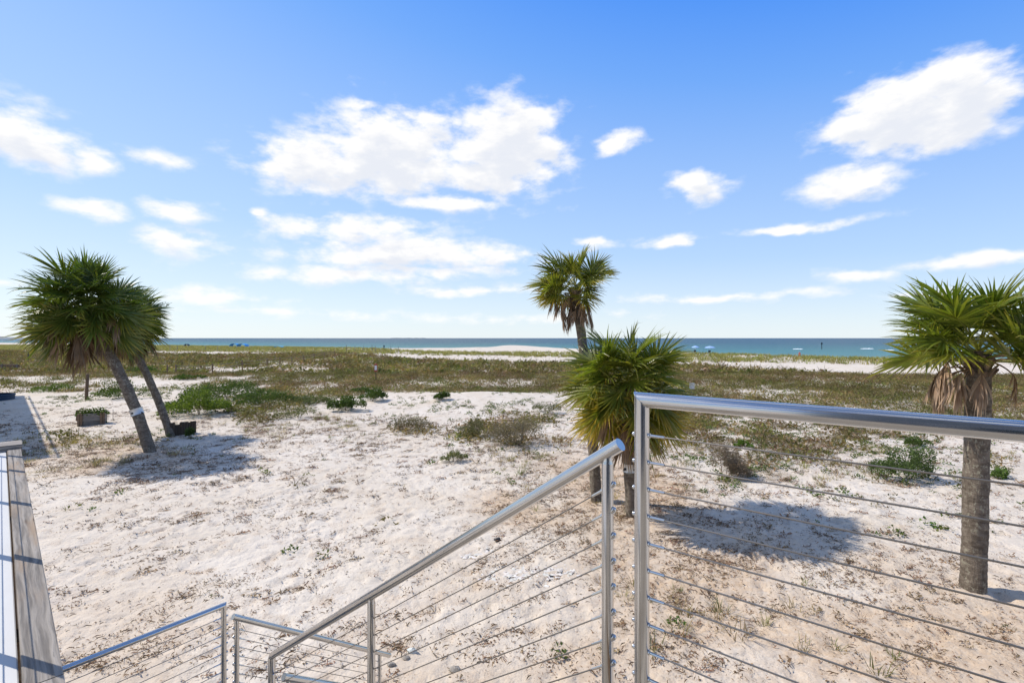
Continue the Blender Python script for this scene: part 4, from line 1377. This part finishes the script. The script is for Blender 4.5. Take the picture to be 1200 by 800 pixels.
# ------------------------------------------------------------------ single bushes
def make_bush(px, py, wpx, hpx, label, c0, c1, seed, leaf=.075, n=900, twig=.2, depth=.7, name='dune_bush', cat='bush'):
    p = ground_at(px, py)
    sc = p.y / FPX
    rx = wpx / 2 * sc; h = hpx * sc * 1.45; ry = rx * depth; n = n * 2.2
    t = thing(name, (p.x, p.y + ry * .5, gz1(p.x, p.y + ry * .5) - .02), label, cat, 'bushes on the dune sand')
    r = np.random.default_rng(seed)
    nb = max(5, int(5.5 * rx)); V = []; T = []; C = []
    lobes = []
    for k in range(nb):
        a = r.random() * 6.283; q = r.random() ** .6
        f = 1 - .55 * q * q
        lobes.append((rx * .78 * q * math.cos(a), ry * .78 * q * math.sin(a), h * f * r.uniform(.55, 1.0), min((rx + ry) / 2 * r.uniform(.3, .52), h * 1.3)))
    m = int(n)
    for i in range(m):
        lx, ly, lh, lr = lobes[r.integers(nb)]
        a = r.random() * 6.283; cz = r.random(); rr = lr * math.sqrt(max(0, 1 - cz * cz)) * r.uniform(.75, 1.05)
        p_ = np.array([lx + rr * math.cos(a), ly + rr * math.sin(a), max(.02, (lh - lr * .5) * r.uniform(.35, 1) + lr * .5 * cz * r.uniform(.7, 1.1))])
        d = np.array([math.cos(a) * .8, math.sin(a) * .8, .5]) + r.normal(0, .55, 3); d /= np.linalg.norm(d)
        s = np.cross(d, r.normal(0, 1, 3)); s /= np.linalg.norm(s) + 1e-6
        c = np.array(c0) + (np.array(c1) - np.array(c0)) * r.random(); b = len(V); L = leaf * r.uniform(.7, 1.3)
        if r.random() < twig:
            V += [p_ + s * .004, p_ - s * .004, p_ + d * L * 2.5]; C += [c * .7 + .05] * 3; T.append((b, b + 1, b + 2))
        else:
            V += [p_, p_ + d * L * .5 + s * L * .34, p_ + d * L, p_ + d * L * .5 - s * L * .34]; C += [c] * 4
            T += [(b, b + 1, b + 2), (b, b + 2, b + 3)]
    link('foliage', fast_mesh('foliage', np.array(V), np.array(T), M['herb'], np.array(C)), t)
    mb = MB()
    for lx, ly, lh, lr in lobes:
        mb.tube([(lx * .15, ly * .15, -.05), (lx * .6, ly * .6, lh * .4), (lx, ly, lh * .8)], [.014, .01, .004], 4)
    mb.build('stem', M['brownwood'], t, world=False)
    return t
G0, G1 = (.034, .068, .012), (.105, .15, .03)
BR = ((.15, .105, .075), (.30, .22, .16))
for a in (
    (225, 488, 78, 28, 'bright lime-green bush just behind the leaning palms', (.075, .125, .015), (.19, .25, .035), 1, .10, 2600),
    (258, 468, 120, 20, 'long dark green bush behind the bright lime one', G0, G1, 2, .11, 2600),
    (200, 484, 40, 14, 'dark green bush between the two leaning trunks', G0, G1, 3, .09, 900),
    (305, 474, 90, 16, 'trailing green bush right of the lime bush', G0, G1, 4, .1, 1500),
    (135, 468, 70, 20, 'green bush at the foot of the brown post', G0, G1, 5, .1, 1100),
    (50, 459, 60, 8, 'low spreading green bush near the shaded sand', (.07, .12, .02), (.15, .2, .045), 6, .1, 900),
    (402, 482, 44, 20, 'dense green bush on the near edge of the sand rise', G0, G1, 7, .1, 1200),
    (433, 471, 50, 15, 'green bush crowning the sand rise', G0, G1, 8, .1, 1000),
    (515, 469, 22, 10, 'small round green bush alone on the sand rise', G0, G1, 9, .09, 700),
    (1080, 566, 82, 34, 'large green shrub with bare brown stems left of the single palm', (.06, .10, .025), (.13, .18, .05), 10, .06, 2600, .35),
    (1076, 524, 42, 12, 'bright green plant behind the large shrub', G0, G1, 11, .06, 700),
    (873, 524, 22, 8, 'small bright green plant on open sand', (.07, .15, .015), (.15, .25, .03), 12, .05, 420),
    (852, 562, 52, 34, 'dead brown twiggy shrub by the short palm shadow', (.17, .12, .09), (.33, .25, .19), 13, .07, 2300, .9),
    (612, 524, 92, 30, 'grey-brown woody shrub with a few dead stems', (.13, .105, .07), (.25, .2, .13), 14, .06, 2600, .6),
    (562, 512, 46, 20, 'olive shrub beside the woody one', (.11, .11, .05), (.2, .18, .09), 15, .06, 1000, .45),
    (475, 505, 62, 14, 'low brown shrub below the sand rise', (.14, .115, .07), (.24, .2, .12), 16, .06, 1200, .6),
    (530, 542, 36, 14, 'green and straw tuft on the open trodden sand', (.10, .13, .03), (.25, .24, .09), 17, .05, 600, .5),
    (640, 484, 40, 14, 'green-grey shrub against the short palm', (.09, .11, .04), (.18, .18, .08), 18, .06, 800, .4),
    (222, 514, 16, 14, 'little green bush before the log edging', G0, G1, 19, .06, 350),
    (425, 462, 40, 9, 'flat dark green bush at the scrub edge', G0, G1, 20, .1, 600),
    (160, 437, 44, 7, 'far green bush under the leaning crowns', (.06, .11, .02), (.13, .18, .05), 21, .16, 700),
    (216, 445, 40, 6, 'dark bush below the rope fence', G0, G1, 22, .16, 600),
    (1175, 560, 36, 14, 'small green clump right of the single palm trunk', (.07, .13, .02), (.14, .2, .045), 23, .06, 400),
    (362, 474, 60, 10, 'grey-green bush left of the sand rise', (.08, .105, .035), (.16, .18, .07), 24, .09, 900, .35),
    (345, 492, 60, 12, 'sparse olive bush on bare sand', (.1, .115, .04), (.2, .2, .085), 25, .07, 700, .45),
    (60, 412, 60, 4, 'distant dark bush on the far dune', G0, G1, 26, .3, 500),
):
    make_bush(*a)

# two bleached dead stems sticking out of the woody shrub
for px, py, dx, lb in ((611, 519, .03, 'upright'), (604, 512, -.05, 'leftward leaning')):
    p = ground_at(px, py)
    mb = MB(); mb.tube([p - UP * .1, p + Vector((dx, 0, .45)), p + Vector((dx * 2.2, .03, .85))], [.03, .022, .012], 7)
    tag(mb.build('dead_stem', M['greywood'], smooth=True), lb + ' bleached dead stem standing in the grey-brown woody shrub', 'dead branch', 'dead stems in the shrub')

# ------------------------------------------------------------------ small built things
def fence_post(px, py, hpx, label, lean=0.0, r=.06, mat='greywood', cat='post', group=None, name='fence_post'):
    p = ground_at(px, py); h = hpx / FPX * p.y
    mb = MB()
    top = p + Vector((lean * h, 0, h))
    mb.tube([p - UP * .3, p.lerp(top, .5), top - UP * .02, top], [r, r, r * .96, r * .8], 9)
    o = mb.build(name, M[mat], smooth=True)
    tag(o, label, cat, group)
    return top
tops = []
for i, (px, py, h) in enumerate(((196, 438, 11), (206, 438.5, 11.5), (249, 437, 11), (284, 434.5, 13), (313, 431.5, 12), (328, 430, 12), (342, 428, 10), (356, 426, 10), (368, 424, 10), (380, 421, 9), (392, 418.5, 8))):
    tops.append(fence_post(px, py, h, 'brown wooden post of the rope fence beside the sand path', r=.075, mat='brownwood', group='rope fence posts'))
for i in range(1, len(tops) - 1):
    a, b_ = tops[i], tops[i + 1]
    t = thing('rope', tuple(a.lerp(b_, .5)), 'slack grey rope strung between two posts of the rope fence', 'rope', 'rope fence spans')
    for dz in (.12, .5):
        mb = MB()
        mb.tube([a.lerp(b_, k / 8) - UP * (dz + .12 * math.sin(math.pi * k / 8)) for k in range(9)], .028, 5)
        mb.build('strand', M['rope'], t)
for px, h in ((199, 5), (208, 3), (241, 3), (255, 3), (406, 6), (416, 5), (426, 5), (436, 6), (440, 5), (458, 5), (467, 4), (1196, 8)):
    fence_post(px, 411.5 if px < 300 else 413 if px < 500 else 430, h + 3, 'thin weathered post standing on the far dune crest' if px < 1000 else 'short grey post near the beach behind the single palm', r=.07, group='posts on the dune crest')
fence_post(101, 468, 30, 'dark brown round timber post leaning slightly behind the planter', .06, .10, 'brownwood', name='timber_post')
fence_post(33, 428, 16, 'thin dark post beside the low brown timber wall', 0, .07, 'darkmetal', name='thin_post')

def sign(px, py, hpx, wpx, bpx, label, two):
    p = ground_at(px, py); k = p.y / FPX
    t = thing('sign', tuple(p), label, 'sign')
    H = hpx * k; w = wpx * k; h = bpx * k
    MB().tube([p - UP * .2, p + UP * (H - h * .5)], .035, 8).build('post', M['darkmetal'] if two else M['greywood'], t)
    bd = MB().box(p + Vector((0, -.05, H - h / 2)), (w, .02, h)).build('board', M['orange'] if two else M['white'], t)
    if two: MB().box(p + Vector((0, -.065, H - h / 2)), (w * .72, .012, h * .56)).build('face', M['white'], t).parent = bd
sign(440.5, 447, 21, 3.8, 9.5, 'narrow orange and white sign on a thin post in the scrub', True)
sign(810.5, 464, 15.5, 6, 7, 'small blank white sign on a low post right of the short palm', False)

def planter():
    p = ground_at(107, 498); k = p.y / FPX
    t = thing('planter_box', (p.x, p.y, p.z), 'raised planter box of grey boards with brown corner posts', 'planter', rz=R(33))
    W, D, H = 25 * k, .62, .55
    for s in (-1, 1):
        for yy in (0, D):
            for j in (0, .1):
                MB().box(p + Vector((s * (W / 2 - .05 - j), yy - (.035 if yy == 0 else -.035), H / 2)), (.085, .06, H + .06)).build('corner_post', M['brownwood'], t)
        for j in range(3):
            plank('board', p + Vector((s * (W / 2 - .03), .03, .1 + j * .19)), p + Vector((s * (W / 2 - .03), D - .03, .1 + j * .19)), .03, .18, M['greywood'], t)
    for j in range(3):
        for yy in (0.015, D - .015):
            plank('board', p + Vector((-W / 2 + .05, yy, .1 + j * .19)), p + Vector((W / 2 - .05, yy, .1 + j * .19)), .03, .182, M['greywood'], t)
    MB().box(p + Vector((0, D / 2, .22)), (W - .12, D - .08, .5)).build('soil', M['brownwood'], t)
    r = random.Random(4)
    for j in range(5):
        V, T, C = leaf_clump(200 + j, 120, .26, .34, .11, *GREEN, twig=.1)
        q = p + Matrix.Rotation(R(33), 3, 'Z') @ Vector(((j - 2) * W * .19, D * r.uniform(.3, .7), .46))
        o = link('garden_plant', fast_mesh('garden_plant', V, T, M['herb'], C)); o.location = q
        tag(o, 'leafy green plant growing in the raised planter box', 'plant', 'plants in the planter')
    q = ground_at(91, 493)
    MB().box(q + UP * .25 , (.1, .1, .62)).build('loose_post', M['brownwood'])
    tag(bpy.data.objects['loose_post'], 'short brown stake standing left of the planter box', 'stake')
    for px in (126.5, 132.5):
        q = ground_at(px, 492)
        o = MB().tube([q - UP * .1, q + UP * .55], .012, 6).build('garden_stake', M['greywood'])
        tag(o, 'thin garden stake in the sand right of the planter box', 'stake', 'thin garden stakes')
planter()

def log_edge():
    a, b_ = ground_at(200, 511), ground_at(228, 507)
    t = thing('log_edging', tuple((a + b_) / 2), 'low palisade of dark upright logs beside the thinner leaning palm', 'edging')
    n = 10; r = random.Random(2)
    for i in range(n):
        p = a.lerp(b_, i / (n - 1)); p.z = gz1(p.x, p.y)
        h = .52 + r.uniform(-.05, .07)
        mb = MB(); mb.tube([p - UP * .15, p + UP * (h - .02), p + UP * h], [.066, .064, .054], 10)
        mb.build('log', M['darkwood'], t, True)
log_edge()

def timber_wall():
    a, b_ = ground_at(-14, 433.5), ground_at(22, 433.5)
    t = thing('timber_wall', tuple((a + b_) / 2), 'low brown timber wall at the edge of the scrub', 'wall')
    for j in range(3):
        plank('beam', a + UP * (.13 + j * .26), b_ + UP * (.13 + j * .26), .25, .25, M['brownwood'], t)
    for f in (.02, .5, .98):
        p = a.lerp(b_, f); MB().box(p + Vector((0, -.19, .35)), (.14, .12, .9)).build('post', M['greywood'], t)
timber_wall()

def round_pool():
    p = gpt(-8, 469)
    p.z = gz1(p.x, p.y)
    t = thing('garden_pool', tuple(p), 'dark blue round low pool in the house shadow', 'pool')
    r = 1.05; h = .34; n = 36
    mb = MB(); mb.tube([p - UP * .05, p + UP * h], [r, r * 1.02], n, caps=False); mb.tube([p - UP * .05, p + UP * h], [r * .95, r * .96], n, caps=False)
    mb.build('side', M['navy'], t, True)
    mb = MB(); mb.tube([p + Vector((math.cos(k / 36 * 6.2832) * r, math.sin(k / 36 * 6.2832) * r, h)) for k in range(37)], .06, 8, caps=False)
    mb.build('rim', M['navy'], t, True)
    mb = MB(); mb.tube([p + UP * .2, p + UP * .26], [r * .95, r * .95], n); mb.build('water', M['glass'], t)
round_pool()

def shelter(px, ytop, Z, wpx, hgt, mat, label):
    """arched fabric sun shelter on four legs"""
    k = Z / FPX; x = (px - CX) * k; W = wpx * k; g = gz1(x, Z)
    zt = ZC - (ytop - HY) * k; H = zt - g
    t = thing('sun_shelter', (x, Z, g), label, 'sun shelter', 'sun shelters on the beach')
    mb = MB(); V = []; F = []; n = 12; D = W * .8
    for off in (0, -.06):
        for yy in (-D / 2, D / 2):
            for i in range(n + 1):
                a = math.pi * i / n
                V.append((x - math.cos(a) * (W / 2 + off), Z + yy, g + H * .45 + math.sin(a) * (H * .55 + off)))
    m = n + 1
    for i in range(n):
        F += [(i, i + 1, m + i + 1, m + i), (2 * m + i, 3 * m + i, 3 * m + i + 1, 2 * m + i + 1), (i, 2 * m + i, 2 * m + i + 1, i + 1), (m + i, m + i + 1, 3 * m + i + 1, 3 * m + i)]
    mb.add(V, F); mb.build('canopy', M[mat], t, True)
    for sx in (-1, 1):
        for sy in (-1, 1):
            MB().tube([(x + sx * W * .48, Z + sy * D * .48, g - .1), (x + sx * W * .48, Z + sy * D * .48, g + H * .46)], .04, 6).build('leg', M['white'], t)
shelter(275.5, 402.4, 200, 9.5, 2.6, 'blue', 'bright blue arched sun shelter beyond the dune, left of its twin')
shelter(284.5, 402.6, 196, 10.5, 2.6, 'blue', 'bright blue arched sun shelter beyond the dune, right of its twin')
shelter(326.5, 405.4, 196, 10, 2.2, 'teal', 'pale teal low sun shelter beyond the dune')
shelter(219, 402.8, 215, 4.5, 2.5, 'navy', 'small dark sun shelter beyond the dune')

def umbrella(px, ytop, Z, wpx, label):
    k = Z / FPX; x = (px - CX) * k; g = gz1(x, Z); r = wpx * k / 2; zt = ZC - (ytop - HY) * k
    if zt - g < 2.0: zt = g + 2.0
    t = thing('beach_umbrella', (x, Z, g), label, 'umbrella', 'beach umbrellas')
    mb = MB(); n = 8; V = []; F = []
    for j, (f, dz) in enumerate(((.02, 0), (.4, -.10), (.75, -.27), (1, -.48))):
        for i in range(n):
            a = 2 * math.pi * (i + .5) / n
            V.append((x + math.cos(a) * r * f, Z + math.sin(a) * r * f, zt + dz))
    for j in range(3):
        for i in range(n): F.append((j * n + i, (j + 1) * n + i, (j + 1) * n + (i + 1) % n, j * n + (i + 1) % n))
    F.append(tuple(range(n)))
    mb.add(V, F); mb.build('canopy', M['paleblue'], t)
    MB().tube([(x, Z, g - .3), (x, Z, zt - .02)], .03, 8).build('pole', M['white'], t)
    c = thing('beach_chair', (x - .5, Z - .6, g), 'dark low beach chair under the ' + ('wider' if wpx > 10 else 'smaller') + ' pale blue umbrella', 'beach chair', 'beach chairs')
    MB().box((x - .5, Z - .6, g + .3), (.6, .55, .05)).build('seat', M['navy'], c)
    MB().box((x - .5, Z - .9, g + .62), (.6, .05, .65), Matrix.Rotation(R(18), 3, 'X')).build('backrest', M['navy'], c)
    for sx in (-1, 1):
        for sy in (-1, 1):
            MB().tube([(x - .5 + sx * .27, Z - .6 + sy * .24, g - .02), (x - .5 + sx * .27, Z - .6 + sy * .24, g + .29)], .02, 6).build('leg', M['white'], c)
umbrella(815, 413.0, 128, 9.3, 'pale blue beach umbrella right of the short palm, nearer to it')
umbrella(832, 413.4, 126, 12.5, 'wider pale blue beach umbrella near the waterline')

def person(px, Z, label, mat, sit=False):
    x = (px - CX) / FPX * Z; g = gz1(x, Z)
    h = 1.7
    J = {'hip': (0, 0, .92), 'chest': (0, 0, 1.3), 'neck': (0, 0, 1.46), 'head': (0, -.02, 1.58), 'crown': (0, -.01, 1.7),
         'lk': (-.11, -.03, .5), 'lf': (-.12, .02, .06), 'lt': (-.12, -.16, .03), 'rk': (.12, .04, .5), 'rf': (.14, .08, .06), 'rt': (.14, -.1, .03),
         'ls': (-.19, 0, 1.38), 'le': (-.26, .03, 1.1), 'lh': (-.24, -.1, .86), 'rs': (.19, 0, 1.38), 're': (.27, .02, 1.1), 'rh': (.22, -.12, .88)}
    E = [('hip', 'chest'), ('chest', 'neck'), ('neck', 'head'), ('head', 'crown'), ('hip', 'lk'), ('lk', 'lf'), ('lf', 'lt'), ('hip', 'rk'), ('rk', 'rf'), ('rf', 'rt'), ('chest', 'ls'), ('ls', 'le'), ('le', 'lh'), ('chest', 'rs'), ('rs', 're'), ('re', 'rh')]
    rad = {'hip': .15, 'chest': .16, 'neck': .06, 'head': .1, 'crown': .06, 'lk': .075, 'rk': .075, 'lf': .05, 'rf': .05, 'lt': .035, 'rt': .035, 'ls': .07, 'rs': .07, 'le': .05, 're': .05, 'lh': .035, 'rh': .035}
    ks = list(J)
    me = bpy.data.meshes.new('person')
    me.from_pydata([J[k] for k in ks], [(ks.index(a), ks.index(b_)) for a, b_ in E], [])
    me.materials.append(M[mat])
    o = link('person', me); o.location = (x, Z, g)
    md = o.modifiers.new('skin', 'SKIN')
    for i, k in enumerate(ks):
        sv = me.skin_vertices[0].data[i]; sv.radius = (rad[k], rad[k]); sv.use_root = k == 'hip'
    s = o.modifiers.new('sub', 'SUBSURF'); s.levels = 1; s.render_levels = 1
    tag(o, label, 'person')
person(937, 126, 'person in reddish clothes standing on the beach before the water', 'cloth_red')
person(450, 175, 'person in dark clothes on the beach beyond the dune posts', 'cloth_dark')

def marker():
    p = gpt(963, 409, SEA)
    t = thing('channel_marker', tuple(p), 'thin dark marker pile standing in the sea', 'marker')
    MB().tube([p - UP * 1.5, p + UP * 3.6], .16, 8).build('pile', M['black'], t)
    MB().box(p + Vector((0, 0, 3.1)), (.9, .06, .9), Matrix.Rotation(R(45), 3, 'Y')).build('daymark', M['black'], t)
marker()

# stones and a charred scrap on the near sand
def rock(px, py, s, label, mat, seed):
    p = ground_at(px, py); r = random.Random(seed)
    mb = MB(); n, m = 9, 6; V = []; F = []
    for i in range(m + 1):
        th = math.pi * i / m
        for k in range(n):
            a = 2 * math.pi * k / n; q = s * r.uniform(.75, 1.1)
            V.append((p.x + q * 1.2 * math.sin(th) * math.cos(a), p.y + q * .85 * math.sin(th) * math.sin(a), p.z + q * .6 * math.cos(th) + s * .22))
    for i in range(m):
        for k in range(n):
            a, b_ = i * n + k, i * n + (k + 1) % n; F.append((a, b_, b_ + n, a + n))
    mb.add(V, F); tag(mb.build('stone', M[mat], smooth=True), label, 'stone', 'loose stones')
rock(483, 764, .07, 'pale angular stone below the stair railing', 'rubble', 1)
rock(476, 771, .05, 'darker stone touching the pale angular one', 'stone', 2)
rock(533, 785, .065, 'brownish oval stone alone on the sand', 'stone', 3)
rock(459, 779, .05, 'small brown stone near a railing end', 'stone', 4)
rock(583, 633, .07, 'black charred lump behind the white crumbled patch', 'black', 5)
